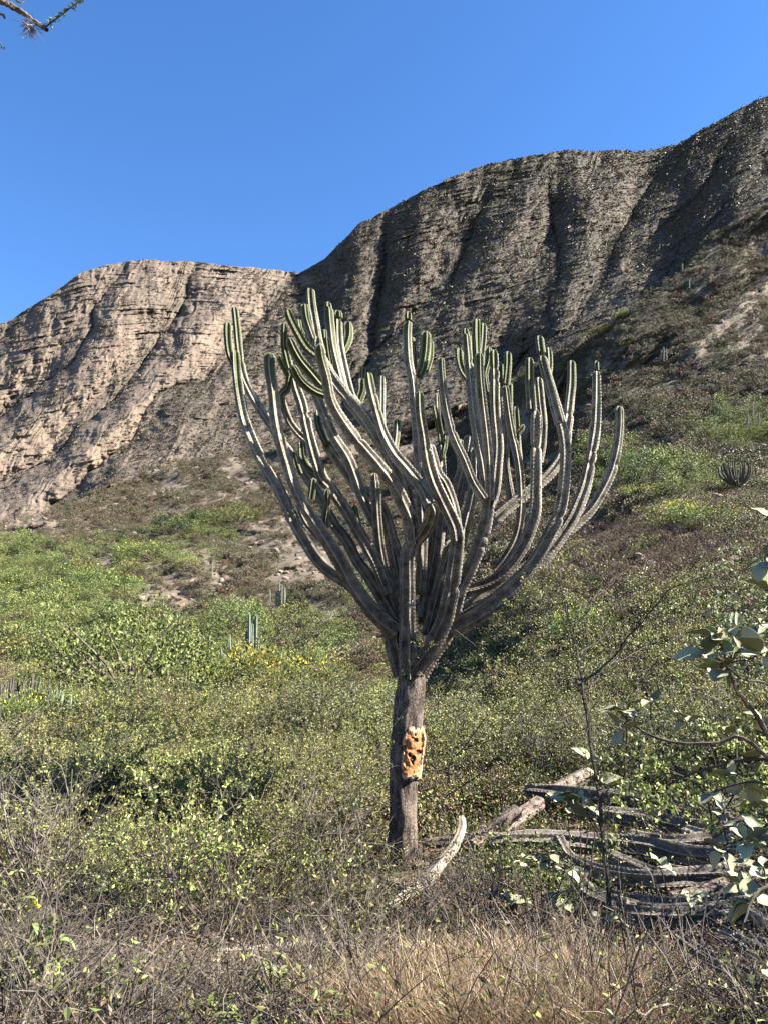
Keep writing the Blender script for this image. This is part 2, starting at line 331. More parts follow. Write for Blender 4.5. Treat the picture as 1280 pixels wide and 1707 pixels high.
SKY_X = [-700,-400,-150,0,30,90,130,180,250,320,420,500,540,570,600,650,700,760,830,900,960,1080,1130,1180,1230,1280,1400,1700,2000]
SKY_Y = [760,690,612,541,525,487,457,441,431,437,446,455,432,402,372,346,318,291,268,256,250,252,237,211,181,158,100,60,50]
CR_D = np.interp
RID = [[(240,425),(200,490),(178,550),(120,620),(60,700),(0,770),(-80,840)],
       [(420,440),(370,500),(322,560),(285,620),(250,660),(200,706),(140,755),(60,812),(0,850)],
       [(514,440),(484,510),(425,590),(360,640),(300,690),(250,760),(180,815)],
       [(130,450),(70,540),(0,610),(-80,680)],
       [(610,365),(600,440),(588,512),(572,575),(540,640),(500,700)],
       [(690,315),(690,375),(687,419),(677,481),(664,528),(652,556)],
       [(905,250),(893,300),(869,350),(832,385),(808,437),(775,478),(725,514),(687,543),(655,600),(620,680)],
       [(984,250),(984,311),(986,368),(969,419),(954,462),(940,503),(926,548)],
       [(1215,190),(1150,290),(1105,355),(1065,408),(1025,468),(985,520),(940,560)],
       [(1285,215),(1228,315),(1180,365),(1125,408),(1085,440),(1040,490)],
       [(1400,150),(1300,300),(1230,350)], [(-150,600),(-250,700)]]
GUL = [[(205,436),(168,500),(142,555),(112,600),(80,630),(20,680),(-60,750)],
       [(330,436),(305,500),(272,560),(238,608),(201,652),(152,698),(118,726),(60,774),(0,820)],
       [(492,450),(462,505),(392,585),(335,630),(262,655),(220,730),(150,795),(80,840)],
       [(70,490),(0,560),(-80,640)],
       [(655,343),(641,380),(641,444),(631,497),(627,540),(619,584),(570,660)],
       [(860,262),(840,310),(790,370),(768,430),(735,482),(690,518),(655,551),(628,578)],
       [(930,252),(915,318),(921,378),(938,419),(929,462),(914,513),(914,556),(830,640)],
       [(1110,245),(1085,301),(1045,368),(1024,419),(1004,469),(962,524),(920,562)],
       [(1250,172),(1190,290),(1140,345),(1100,380),(1060,425)],
       [(1330,130),(1270,285),(1215,335),(1165,395),(1110,450)], [(-250,650),(-320,720)]]
def pdist(px, py, L):
    r = np.full(px.shape, 1e9)
    for pl in L:
        pl = np.array(pl, float)
        for a, b in zip(pl[:-1], pl[1:]):
            d = b-a; t = np.clip(((px-a[0])*d[0] + (py-a[1])*d[1])/(d@d), 0, 1)
            r = np.minimum(r, np.hypot(px-a[0]-t*d[0], py-a[1]-t*d[1]))
    return r
pxm = axis_(-260, 1580, 1.7, (-700, 1980)); vm = np.linspace(0, 1, 400)
SKYq = np.interp(pxm, SKY_X, SKY_Y) + 2.2*fbm(pxm/22.0, 1.7, 0, 4, 41); BASEq = np.interp(pxm, LA_X, LA_Y) + 55
PXm = np.repeat(pxm[None], len(vm), 0); PYm = BASEq[None] + (SKYq-BASEq)[None]*vm[:, None]
base_d = np.interp(pxm, [-700, 0, 300, 500, 700, 850, 920, 1130, 1280, 1980], [460, 440, 440, 440, 430, 410, 385, 360, 340, 330])
crest_d = np.interp(pxm, [-700, 0, 250, 480, 560, 700, 900, 1080, 1280, 1980], [900, 960, 980, 980, 965, 940, 910, 880, 800, 760])
Ym = base_d[None] + (crest_d-base_d)[None]*vm[:, None]
wx = PXm + 8*fbm(PXm/50, PYm/50, 0, 4, 51) ; wy = PYm + 8*fbm(PXm/50, PYm/50, 3.3, 4, 52)
dR = pdist(wx, wy, RID); dG = pdist(wx, wy, GUL)
rel = (dG/(dR+dG+1e-6))**.5; width = np.clip((dR+dG)/60, .25, 1.3)
Pm = at(PXm, PYm, Ym)
ampl = Ym*.125*width*(.25 + .75*sstep(0, 110, PYm-SKYq[None]))*(1.25 - .35*vm[:, None])*np.interp(PXm, [300, 520, 700], [.85, .85, .80])
Ym = Ym - ampl*(rel-.7)
ua = PXm + .62*(PYm-400) + 14*fbm(PXm/40, PYm/40, 5.5, 3, 57); ub = PYm/120.0
for sc_, am in ((30.0, .009), (13.0, .006), (6.0, .004)):
    rg = 1 - np.abs(vnoise(ua/sc_, ub*60/sc_/3.4, 2.2, int(sc_))); Ym = Ym - Ym*am*(rg-.5)
Ym = Ym + Ym*.0035*fbm(PXm/26, PYm/40, 0, 5, 61, .58)
rx, rz = Pm[..., 0], Pm[..., 2]
crag = np.abs(vnoise(rx/13, rz/5.5, 0, 62))*1.0 + np.abs(vnoise(rx/5.5, rz/2.8, 0, 63))*.6 + np.abs(vnoise(rx/28, rz/13, 0, 64))*1.6
Ym = Ym + (crag-.8)*2.6
# strata: cliffs and ledges that follow the height
zz = Pm[..., 2] + .035*Pm[..., 0] + 4*fbm(PXm/90, PYm/90, 0, 3, 71)
cliff = np.zeros_like(zz)
for per, amp, sd_ in ((53, .8, 1), (23, .75, 2), (10.7, .5, 3)):
    t = (zz/per + .25*sd_) % 1.0; cliff += amp*np.clip(fbm(PXm/30, PYm/14, sd_*7.7, 3, 83+sd_)+.6, 0, 1.2)*(np.where(t < .84, t/.84, (1-t)/.16) - .5)
upper = .55 + .55*sstep(.5, .95, vm)[:, None]*np.interp(PXm, [0, 500, 700, 1300], [1.0, 1.0, .9, .7])
Ym = Ym + cliff*5.5*upper*np.clip(fbm(PXm/42, PYm/26, 9.1, 4, 81)*1.3+.45, 0, 1.3)
Gm = at(PXm, PYm, Ym)
backm = []
for dd, dz in [(1.01, 1.5), (1.04, -5), (1.12, -40), (1.4, -240), (1.8, -520)]:
    q = Gm[-1].copy(); q[:, 0] *= dd; q[:, 1] *= dd; q[:, 2] = Gm[-1][:, 2] + dz; backm.append(q)
Gmf = np.concatenate([Gm, np.array(backm)])
vegm = np.interp(PXm, [-100, 150, 480, 560, 900, 1300], [.12, .06, .15, .25, .33, .50]) + .15*fbm(PXm/70, PYm/60, 0, 3, 91)
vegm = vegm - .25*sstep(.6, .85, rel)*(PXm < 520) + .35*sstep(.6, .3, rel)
g3_ = lambda y: np.interp(y, [450, 505, 585, 630, 655, 730, 795, 840], [492, 462, 392, 335, 262, 225, 165, 100])
pale = np.clip(blobs(PXm, PYm, [(30,735,70,35,.9),(165,755,70,30,1.0),(230,715,50,20,.8),(500,470,30,12,.5),(1065,465,45,20,.9),(1020,500,25,18,.8),(100,640,90,60,.25)]) + .1*fbm(PXm/12, PYm/12, 0, 2, 5), 0, 1)
vegm = vegm - .9*pale + .25*(wx > g3_(wy))
exm = lambda a, v: np.concatenate([a, np.repeat(a[-1:], 5, 0)])
g3 = np.interp(wy, [450, 505, 585, 630, 655, 730, 795, 840], [492, 462, 392, 335, 262, 225, 165, 100])
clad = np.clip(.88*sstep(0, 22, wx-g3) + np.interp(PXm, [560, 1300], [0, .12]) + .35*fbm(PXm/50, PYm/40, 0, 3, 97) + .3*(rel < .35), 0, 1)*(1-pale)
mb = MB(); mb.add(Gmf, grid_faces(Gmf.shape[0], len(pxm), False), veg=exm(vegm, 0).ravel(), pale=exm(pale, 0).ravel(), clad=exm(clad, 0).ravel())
tag(link('mountain', mb.mesh('mountain', M_mount, False)), 'steep brown banded mountain with gullies and bare cliffs under the blue sky', kind='structure')
mb = MB(); mb.add([(-9000, -9000, -45), (9000, -9000, -45), (9000, 12000, -45), (-9000, 12000, -45)], np.array([[0, 1, 2, 3]]), veg=0.0, dist=1.0)
tag(link('valley_floor', mb.mesh('valley_floor', M_ground)), 'low dry land around the hills', kind='structure')

# ------------------------------------------------------------------ scatter through geometry nodes (only for masses nobody could count)
def scatter(name, P, scl, rng, protos, label, tilt=0.25, cat=None):
    n = len(P); me = bpy.data.meshes.new(name); me.vertices.add(n); me.vertices.foreach_set('co', np.asarray(P, np.float32).ravel())
    a = me.attributes.new('rot', 'FLOAT_VECTOR', 'POINT')
    r = np.stack([rng.normal(0, tilt, n), rng.normal(0, tilt, n), rng.uniform(0, 2*PI, n)], 1); a.data.foreach_set('vector', r.astype(np.float32).ravel())
    a = me.attributes.new('scl', 'FLOAT', 'POINT'); a.data.foreach_set('value', np.asarray(scl, np.float32))
    a = me.attributes.new('idx', 'INT', 'POINT'); a.data.foreach_set('value', rng.integers(0, len(protos), n).astype(np.int32))
    o = link(name, me); ng = bpy.data.node_groups.new(name, 'GeometryNodeTree')
    ng.interface.new_socket('Geometry', in_out='INPUT', socket_type='NodeSocketGeometry'); ng.interface.new_socket('Geometry', in_out='OUTPUT', socket_type='NodeSocketGeometry')
    I = ng.nodes.new('NodeGroupInput'); O = ng.nodes.new('NodeGroupOutput'); J = ng.nodes.new('GeometryNodeJoinGeometry')
    def na(nm, ty):
        q = ng.nodes.new('GeometryNodeInputNamedAttribute'); q.data_type = ty; q.inputs[0].default_value = nm; return q.outputs['Attribute']
    for k, pr in enumerate(protos):
        oi = ng.nodes.new('GeometryNodeObjectInfo'); oi.inputs['Object'].default_value = pr; oi.inputs['As Instance'].default_value = True
        ip = ng.nodes.new('GeometryNodeInstanceOnPoints'); cmp_ = ng.nodes.new('FunctionNodeCompare'); cmp_.data_type = 'INT'; cmp_.operation = 'EQUAL'
        ng.links.new(na('idx', 'INT'), cmp_.inputs[2]); cmp_.inputs[3].default_value = k
        ng.links.new(I.outputs[0], ip.inputs['Points']); ng.links.new(cmp_.outputs[0], ip.inputs['Selection'])
        ng.links.new(oi.outputs['Geometry'], ip.inputs['Instance']); ng.links.new(na('rot', 'FLOAT_VECTOR'), ip.inputs['Rotation'])
        ng.links.new(na('scl', 'FLOAT'), ip.inputs['Scale']); ng.links.new(ip.outputs[0], J.inputs[0])
    ng.links.new(J.outputs[0], O.inputs[0])
    md = o.modifiers.new('scatter', 'NODES'); md.node_group = ng
    return tag(o, label, cat, kind='stuff')
def proto(name, me): return bpy.data.objects.new(name, me)     # a source shape for scatter(); never linked to the scene

# ------------------------------------------------------------------ plant shapes
def grow(rng, P0, d0, L, r0, lev, out, tips, spread=.7, up=.15, wob=.22, nseg=5, kids=(3, 5), shrink=.62):
    P = [np.array(P0, float)]; d = np.array(d0, float)
    for i in range(nseg):
        d = d + rng.normal(0, wob, 3) + (0, 0, up*.3); d /= np.linalg.norm(d); P.append(P[-1] + d*L/nseg)
    P = np.array(P); out.append((P, np.linspace(r0, r0*.45, nseg+1), lev))
    if lev == 0: tips.append(P); return
    for k in range(rng.integers(kids[0], kids[1]+1)):
        t = rng.uniform(.25, 1.0); i = min(nseg-1, int(t*nseg)); q = P[i] + (P[i+1]-P[i])*(t*nseg-i)
        e = P[i+1]-P[i]; e /= np.linalg.norm(e); e = e + rng.normal(0, spread, 3); e[2] = e[2]*.8 + up; e /= np.linalg.norm(e)
        grow(rng, q, e, L*shrink*rng.uniform(.7, 1.2), r0*.55, lev-1, out, tips, spread, up, wob, max(3, nseg-1), kids, shrink)
def twig_mesh(name, out, mat, sides=3, mesh=True):
    mb = MB()
    for P, R, lev in out:
        V, F = tube(P, np.maximum(R, .0016), sides if lev < 2 else 5); mb.add(V, F)
    return mb.mesh(name, mat) if mesh else mb
def shrub_shape(seed, H=1.3, stems=6, lev=2, r0=.011, nleaf=900, lsize=(.018, .04), wid=.5, mt=None, ml=None, spread=.7, flowers=None, leafy_from=.3, lean=.55, kids=(3, 5)):
    """a many-stemmed shrub: returns (stem mesh, leaf mesh)"""
    rng = np.random.default_rng(seed); out, tips = [], []
    for k in range(stems):
        a = rng.uniform(0, 2*PI); d = np.array([math.cos(a)*lean*rng.uniform(.3, 1), math.sin(a)*lean*rng.uniform(.3, 1), 1.0]); d /= np.linalg.norm(d)
        grow(rng, (math.cos(a)*.05, math.sin(a)*.05, -.06), d, H*rng.uniform(.5, .85), r0*rng.uniform(.7, 1.2), lev, out, tips, spread, .15, .2, 6, kids)
    sm = twig_mesh('stems', out, mt)
    fm = None
    if nleaf:
        mb = MB(); T = np.array([t for t in tips])
        pick = rng.integers(0, len(tips), nleaf); s = rng.uniform(leafy_from, 1, nleaf)*(T.shape[1]-1.001); i = s.astype(int); f = (s-i)[:, None]
        C = T[pick, i]*(1-f) + T[pick, i+1]*f; Dv = rng.normal(0, 1, (nleaf, 3)) + (0, 0, .3)
        V, F = leaves(C, Dv, rng.uniform(lsize[0], lsize[1], nleaf), wid, rng); mb.add(V, F, 0)
        if flowers:
            nf = flowers; pick = rng.integers(0, len(tips), nf); C = T[pick, -1] + rng.normal(0, .02, (nf, 3)); C = np.repeat(C, 3, 0) + rng.normal(0, .012, (nf*3, 3))
            V, F = leaves(C, rng.normal(0, 1, (nf*3, 3)), .022, .9, rng); mb.add(V, F, 1)
        fm = mb.mesh('foliage', [ml, M_yellow])
    return sm, fm
def crown_shape(seed, w=1.5, h=1.2, nclump=26, nleaf=2600, ls=(.05, .12), wid=.55, ml=None, mt=None, flow=0, mf=None, csz=.24, stem=True, up=.2):
    """a rounded bush made of leaf clumps on limbs; one mesh (leaf, bark, flower slots)"""
    rng = np.random.default_rng(seed); mb = MB()
    u = rng.normal(0, 1, (nclump, 3)); u /= np.linalg.norm(u, axis=1)[:, None]; u[:, 2] = np.abs(u[:, 2])*.9 + .02
    rr = rng.uniform(.45, 1.0, nclump)**.6; C = u*rr[:, None]*(w*(1 + rng.normal(0, .13, (nclump, 1)))) ; C[:, 2] = u[:, 2]*rr*h + .12*h + rng.normal(0, .07*h, nclump)
    ci = rng.integers(0, nclump, nleaf); sz = rng.uniform(.6, 1.3, nclump)[ci][:, None]*csz*w
    o = rng.normal(0, 1, (nleaf, 3)); o /= np.linalg.norm(o, axis=1)[:, None]; o *= rng.uniform(.2, 1, (nleaf, 1))**.5; o[:, 2] *= .75
    P = C[ci] + o*sz; P[:, 2] = np.maximum(P[:, 2], .02)
    V, F = leaves(P, rng.normal(0, 1, (nleaf, 3)) + o*.8 + (0, 0, up), rng.uniform(ls[0], ls[1], nleaf)*w, wid, rng); mb.add(V, F, 0)
    if stem:
        for c in C[::2]:
            m = c*.5 + rng.normal(0, .06*w, 3); V, F = tube(np.array([(0, 0, -.05), m*[.6, .6, .8], c]), [.028*w, .016*w, .006*w], 4); mb.add(V, F, 1)
    if flow:
        top = np.argsort(-C[:, 2])[:max(3, nclump*2//3)]; ci = rng.choice(top, flow); o = rng.normal(0, 1, (flow, 3)); o /= np.linalg.norm(o, axis=1)[:, None]; o[:, 2] = np.abs(o[:, 2])
        P = C[ci] + o*csz*w*1.02; V, F = leaves(P, o + (0, 0, .9), rng.uniform(ls[0]*.5, ls[1]*.55, flow)*w, .6, rng); mb.add(V, F, 2)
    return mb.mesh('bush', [ml, mt or M_twig, mf or M_yellow])
def tuft_shape(seed, n=70, h=.5, mat=None, droop=.5, w=.006):
    rng = np.random.default_rng(seed); mb = MB(); a = rng.uniform(0, 2*PI, n); t = np.linspace(0, 1, 4)
    for k in range(n):
        L = h*rng.uniform(.4, 1.1); out_ = rng.uniform(.1, .75)*L; d = np.array([math.cos(a[k]), math.sin(a[k]), 0]); b = d*rng.uniform(0, .07) + rng.normal(0, .03, 3)*[1, 1, 0]
        P = b + d*(out_*t[:, None]**1.6) + np.array([0, 0, 1.0])*(L*(t - droop*.45*t**2.5)[:, None]) + rng.normal(0, .015, (4, 3))*t[:, None]; P[0, 2] = -.02
        s = np.cross(d, (0, 0, 1))*w*.5; s = s*np.cos(rng.uniform(0, 3)) + d*w*.5*np.sin(rng.uniform(0, 3)); ww = (1-t*.85)[:, None]
        V = np.concatenate([P - s*ww, P + s*ww]); F = np.array([[i, i+1, i+5, i+4] for i in range(3)]); mb.add(V, F)
    return mb.mesh('tuft', mat)
def litter_shape(seed, n=26, L=.5, mat=None, r=.003, flat=.3):
    rng = np.random.default_rng(seed); mb = MB()
    for k in range(n):
        out = []; d = rng.normal(0, 1, 3); d[2] = abs(d[2])*flat; d /= np.linalg.norm(d)
        grow(rng, rng.normal(0, .16, 3)*[1, 1, .15] + [0, 0, .02], d, L*rng.uniform(.4, 1.2), r*rng.uniform(.6, 1.5), 1, out, [], .6, 0, .2, 4, (0, 2))
        for P, R, _ in out: V, F = tube(P, R, 3); mb.add(V, F)
    return mb.mesh('litter', mat)
def blob_shape(seed, n=26, mat=None, s=.5):
    rng = np.random.default_rng(seed); mb = MB(); o = rng.normal(0, 1, (n, 3)); o /= np.linalg.norm(o, axis=1)[:, None]; o *= rng.uniform(.4, 1, (n, 1)); o[:, 2] = np.abs(o[:, 2])*.8
    V, F = leaves(o*.55, rng.normal(0, 1, (n, 3)) + o, s, .8, rng); mb.add(V, F); return mb.mesh('scrub', mat)

# ------------------------------------------------------------------ far scrub: a mass no one could count
def spread_on(G, PXg, PYg, n, rng, wfun, pxr=(-260, 1580)):
    a = G[1:, 1:]-G[:-1, :-1]; b = G[1:, :-1]-G[:-1, 1:]; ar = np.linalg.norm(np.cross(a, b), axis=2)*.5
    X = PXg[:-1, :-1]; Yy = PYg[:-1, :-1]; w = ar*wfun(X, Yy, G[:-1, :-1, 1]); w[(X < pxr[0]) | (X > pxr[1])] = 0; w = w.ravel()/w.sum()
    c = rng.choice(len(w), n, p=w); i, j = np.unravel_index(c, ar.shape); s, t = rng.uniform(0, 1, (2, n, 1))
    P = G[i, j]*(1-s)*(1-t) + G[i+1, j]*s*(1-t) + G[i, j+1]*(1-s)*t + G[i+1, j+1]*s*t
    return P, X[i, j], Yy[i, j]
rng = np.random.default_rng(7)
vf = lambda X, Y_, d: d**-1.1*np.clip(.05 + np.where(X > g3_(Y_), 1.1, .2) + np.interp(X, [560, 1300], [0, .3]) + .7*fbm(X/22, Y_/22, 0, 3, 17), .05, 3)
P, X_, Y_ = spread_on(Gm, PXm, PYm, 74000, rng, vf)
scatter('mountain_scrub', P, np.exp(rng.normal(.35, .4, len(P)))*np.clip(P[:, 1]/700, .4, 1.2), rng, [proto('scrub', blob_shape(i, 18, m)) for i, m in enumerate([M_rockscrub, M_rockscrub, M_rockscrub, M_scrub])],
        'grey brown scrub dotted over the steep mountain face')
def wf(X, Y_, d): return d**-1.35*np.clip(.9 + .9*fbm(X/35, Y_/22, 0, 3, 27) - .8*blobs(X, Y_, BARE), .03, 3)*(d > 45)
P, X_, Y_ = spread_on(G, PX, PY, 38000, rng, wf)
sc = np.clip(np.exp(rng.normal(-.45, .42, len(P))), .25, 2.0)*np.interp(P[:, 1], [45, 200, 400], [.75, 1.35, 1.9])
far_pr = [crown_shape(100+i, 1.0, .9, 11, 650, (.07, .14), .7, ml=[M_scrub, M_scrub_green, M_scrub, M_leaf_dry][i % 4], stem=False, csz=.32) for i in range(8)]
lu = lush(X_, Y_); g = lu > rng.uniform(.15, .75, len(P)); keep = ~(g & (rng.uniform(0, 1, len(P)) < .45)); P, X_, Y_, sc, g = P[keep], X_[keep], Y_[keep], sc[keep], g[keep]
scatter('hillside_scrub', P[~g], sc[~g], rng, [proto('bush', m) for m in far_pr], 'low dry scrub and bushes covering the far hillside')
far_gr = [crown_shape(120+i, 1.0, 1.15, 13, 1000, (.05, .105), .6, ml=[M_leaf_green, M_leaf_feather, M_leaf_olive, M_leaf_feather, M_leaf_dark, M_leaf_near][i % 6], stem=False, csz=.30) for i in range(6)]
scatter('hillside_green_scrub', P[g], sc[g]*1.55, rng, [proto('bush', m) for m in far_gr], 'green leafy scrub filling the hollows of the far hillside')

# ------------------------------------------------------------------ mid-distance bushes: each one a thing
def crown_set(s0, n, **k): return [crown_shape(s0+i, **k) for i in range(n)]
C_green = crown_set(200, 4, w=1.5, h=1.35, nclump=60, nleaf=4600, ls=(.03, .06), ml=M_leaf_green, csz=.22)
C_dark = crown_set(210, 3, w=1.5, h=1.2, nclump=26, nleaf=2600, ls=(.04, .085), ml=M_leaf_dark, csz=.24)
C_feath = crown_set(220, 4, w=1.5, h=1.1, nclump=36, nleaf=3600, ls=(.045, .11), wid=.22, ml=M_leaf_feather, flow=90, csz=.25, up=.9)
C_yel = crown_set(230, 4, w=1.5, h=1.1, nclump=32, nleaf=3300, ls=(.045, .10), wid=.25, ml=M_leaf_feather, flow=420, csz=.25, up=.9)
C_olive = crown_set(240, 5, w=1.4, h=1.0, nclump=40, nleaf=2400, ls=(.045, .085), ml=M_leaf_olive, csz=.2)
C_dry = crown_set(250, 4, w=1.3, h=.9, nclump=34, nleaf=1900, ls=(.04, .10), wid=.25, ml=M_leaf_dry, csz=.28)
C_pink = crown_set(260, 1, w=1.3, h=.9, nclump=12, nleaf=400, ls=(.05, .12), ml=M_leaf_olive, flow=500, mf=M_pink, csz=.3)
C_pale = crown_set(270, 3, w=1.4, h=1.3, nclump=44, nleaf=2300, ls=(.04, .065), wid=.85, ml=M_leaf_pale, csz=.2)
MARKS = [(1231,790,'the grey spiny clump'),(1160,845,'the bank flowers'),(1065,470,'the orange cliff'),(1000,560,'the ravine foot'),(1172,447,'the mauve bush'),(1256,690,'the three pale stems'),(424,1060,'the columnar cactus'),(310,885,'the dark bush pair'),
 (215,1105,'the large leafy bush'),(32,1165,'the candelabra clump'),(450,1120,'the brightest yellow flowers'),(688,1255,'the trunk scar'),(769,1365,'the bleached arm tip'),(1032,680,'the outermost right arm'),(170,765,'the pale cliff foot'),(490,940,'the pale bare bank'),(960,1100,'the acacia sapling'),
 (872,1318,'the highest fallen arm'),(62,1507,'the orange flower'),(265,1670,'the reddish stone'),(400,1586,'the stick like arm'),(1195,1065,'the broad leaves'),(850,1160,'the wispy dark twigs'),(300,1000,'the brown bare patch'),(600,700,'the cactus crown')]
USED = set()
def where(px, py, nth=0):
    x, y, nm = sorted(MARKS, key=lambda m: math.hypot(px-m[0], (py-m[1])*1.4))[nth]; dx, dy = px-x, (py-y)*1.4; d = math.hypot(dx, dy)
    a = ('right of' if dx > 0 else 'left of') if abs(dx) > abs(dy) else ('below' if dy > 0 else 'above')
    if .5 < abs(dx)/(abs(dy)+1e-6) < 2: a = ('below' if dy > 0 else 'above') + ' and ' + ('right of' if dx > 0 else 'left of')
    return ('just ' if d < 45 else 'well ' if d > 120 else '') + a + ' ' + nm
def own_label(size, desc, px, py):
    base = desc.split(' in the ')[0].split(' on the ')[0].split(' behind the ')[0].split(' rooted ')[0].split(' just below ')[0]
    base = ' '.join(w for w in base.split() if w not in ('small', 'low')); opt = [('' if .75 < size < 1.1 else 'small ' if size <= .75 else 'large ')]
    
    base = base.replace(' rooted', '')
    for nth in range(5):
        lb = opt[0] + base + ' ' + where(px, py, nth)
        if lb not in USED: break
    USED.add(lb); return lb
def bush(name, meshes, px, py, wpx, rng, label, cat='bush', group=None, hs=1.0, Y=None):
    p = ground(px, py) if Y is None else at(px, py, Y); w = wpx*p[1]/1280/2; m = meshes[rng.integers(len(meshes))]
    k = w/1.55; o = link(name, m, None, (p[0], p[1], p[2]-.04*k), (rng.normal(0, .05), rng.normal(0, .05), rng.uniform(0, 6.28)), (k, k, k*hs*rng.uniform(.85, 1.1)))
    return tag(o, label, cat, group)
rng = np.random.default_rng(21)
NAMED = [('green_bush', C_green, 215, 1170, 290, 'large bright green leafy bush standing below the bare grey patch', 1.35),
 ('green_bush', C_green, 110, 1120, 170, 'bright green bush just left of the largest leafy bush', .9),
 ('green_bush', C_green, 400, 1072, 125, 'rounded green bush behind the six stemmed pale columnar cactus', 1.5),
 ('dark_bush', C_dark, 285, 893, 95, 'dark green bush, left one of the dark pair under the grey slope', 1.1),
 ('dark_bush', C_dark, 335, 880, 80, 'dark green bush, right one of the dark pair under the grey slope', 1.1),
 ('feathery_bush', C_feath, 395, 875, 130, 'soft green bush right of the dark pair on the left slope', .7),
 ('feathery_bush', C_feath, 260, 935, 150, 'flat topped soft green bush beneath the dark pair', .6),
 ('yellow_flowering_bush', C_yel, 450, 1170, 250, 'feathery bush with yellow flower spikes just below the pale columnar cactus', .9),
 ('yellow_flowering_bush', C_yel, 330, 1222, 220, 'feathery yellow flowering bush below the largest green bush', .8),
 ('yellow_flowering_bush', C_yel, 200, 1235, 200, 'yellow flowering bush beside the pale dry tuft on the left', .9),
 ('yellow_flowering_bush', C_yel, 1160, 875, 170, 'yellow flowering bush on the bank beside the grey spiny clump', .7),
 ('yellow_flowering_bush', C_yel, 1080, 835, 110, 'smaller yellow flowering bush on the bank nearer the cactus arms', .7),
 ('feathery_bush', C_feath, 1030, 812, 90, 'bright green bush just right of the outermost cactus arm', .7),
 ('green_bush', C_green, 1215, 745, 120, 'green bush wrapped round the thin pale cactus stems on the right slope', .6),
 ('feathery_bush', C_feath, 1250, 735, 90, 'low green bush at the right edge of the slope', .6),
 ('feathery_bush', C_feath, 970, 1075, 150, 'green bush seen through the bare acacia twigs', 1.3),
 ('green_bush', C_green, 905, 1020, 100, 'green bush behind the lowest right cactus arm', 1.1),
 ('yellow_flowering_bush', C_yel, 1008, 558, 60, 'lower yellow flowering bush at the foot of the shaded ravine', .7),
 ('yellow_flowering_bush', C_yel, 1042, 530, 48, 'upper yellow flowering bush at the foot of the orange cliff', .8),
 ('pink_flowering_bush', C_pink, 1172, 450, 40, 'small mauve flowering bush on the ridge under the gullies', .6),
 ('dry_bush', C_dry, 160, 1215, 50, 'pale dry straw coloured tuft among yellow flowers on the left', .9),
 ('feathery_bush', C_feath, 120, 1250, 130, 'grey green feathery bush under the two candelabra cacti at left', .9),
 ('pale_leaved_bush', C_pale, 590, 1235, 130, 'pale round leaved bush immediately left of the cactus trunk', 1.5),
 ('pale_leaved_bush', C_pale, 785, 1235, 150, 'pale round leaved bush immediately right of the cactus trunk', 1.3),
 ('pale_leaved_bush', C_pale, 720, 1255, 90, 'pale leaved bush showing in the gap right behind the trunk', 1.0),
 ('feathery_bush', C_feath, 60, 1000, 160, 'pale green bush at the left edge over the yellow grass', .6),
 ('feathery_bush', C_feath, 170, 985, 160, 'wide soft green bush on the valley floor at left', .6),
 ('dark_bush', C_dark, 490, 1010, 60, 'small dark bush above the yellow flowers under the left cactus arms', .9),
 ('dark_bush', C_dark, 1255, 950, 70, 'dark bush on the bank at the right edge', .8)]
for nm, ms, x, y, w, lb, hs in NAMED: bush(nm, ms, x, y, w, rng, lb, hs=hs)
# fill, kind by kind and zone by zone
def fill(n, zone, kinds, seed, grp, dens=None, sz=(1.0, 2.4), mind=8.0):
    """zone: (pxmin, pxmax, pymin, pymax); kinds: (name, meshes, weight, label) """
    rng = np.random.default_rng(seed); got = []; tries = 0; wts = np.array([k[2] for k in kinds], float); wts /= wts.sum()
    while len(got) < n and tries < n*60:
        tries += 1; x = rng.uniform(zone[0], zone[1]); y = rng.uniform(zone[2], zone[3])
        if y < np.interp(x, LA_X, LA_Y) + 6: continue
        if dens is not None and rng.uniform() > dens(x, y): continue
        if any((x-a)**2 + ((y-b)*1.8)**2 < mind**2 for a, b in got): continue
        d = float(depth_a0(np.array(x), np.array(y)))
        if d < 14: continue
        got.append((x, y)); k = kinds[rng.choice(len(kinds), p=wts)]
        u = rng.uniform(*sz); bush(k[0], k[1], x, y, min(2.0*u*1280/d/1.6, 190), rng, own_label(u/(sum(sz)/2), k[3], x, y), 'bush', grp, hs=rng.uniform(.75, 1.35))
lushf = lambda x, y: .1 + .9*float(lush(np.array(x), np.array(y)))
K = lambda nm, ms, w, lb: (nm, ms, w, lb)
fill(110, (-40, 560, 905, 1250), [K('leafy_bush', C_green, 3, 'green leafy bush in the green valley thicket at left'), K('feathery_scrub_bush', C_feath, 4, 'feathery soft green bush in the valley thicket at left'),
     K('dark_valley_bush', C_dark, 2.0, 'dark rounded bush in the valley thicket at left'), K('yellow_flecked_bush', C_yel, 1.6, 'yellow flecked bush in the valley thicket at left'), K('olive_bush', C_olive, 2, 'dull olive bush in the valley thicket at left')], 31, 'bushes of the valley thicket at left', lushf, (.8, 2.3), 13)
fill(120, (120, 700, 770, 1130), [K('grey_dry_bush', C_dry, 3, 'grey leafless bush on the open brown slope left of the cactus'), K('low_olive_bush', C_olive, 2, 'low olive bush on the open brown slope left of the cactus'),
     K('low_dark_bush', C_dark, .7, 'small dark bush on the open brown slope left of the cactus')], 32, 'scattered bushes on the brown slope left of the cactus', lambda x, y: 1-.8*lushf(x, y), (.6, 1.6), 11)
fill(190, (820, 1340, 380, 1010), [K('dry_hill_bush', C_dry, 3, 'dry grey brown bush on the right hillside'), K('olive_hill_bush', C_olive, 2.5, 'olive bush on the right hillside'),
     K('dark_hill_bush', C_dark, .8, 'dark green bush on the right hillside'), K('green_hill_bush', C_feath, .4, 'light green bush on the right hillside')], 33, 'bushes scattered over the right hillside', lambda x, y: 1-.5*lushf(x, y), (.35, .95), 12)
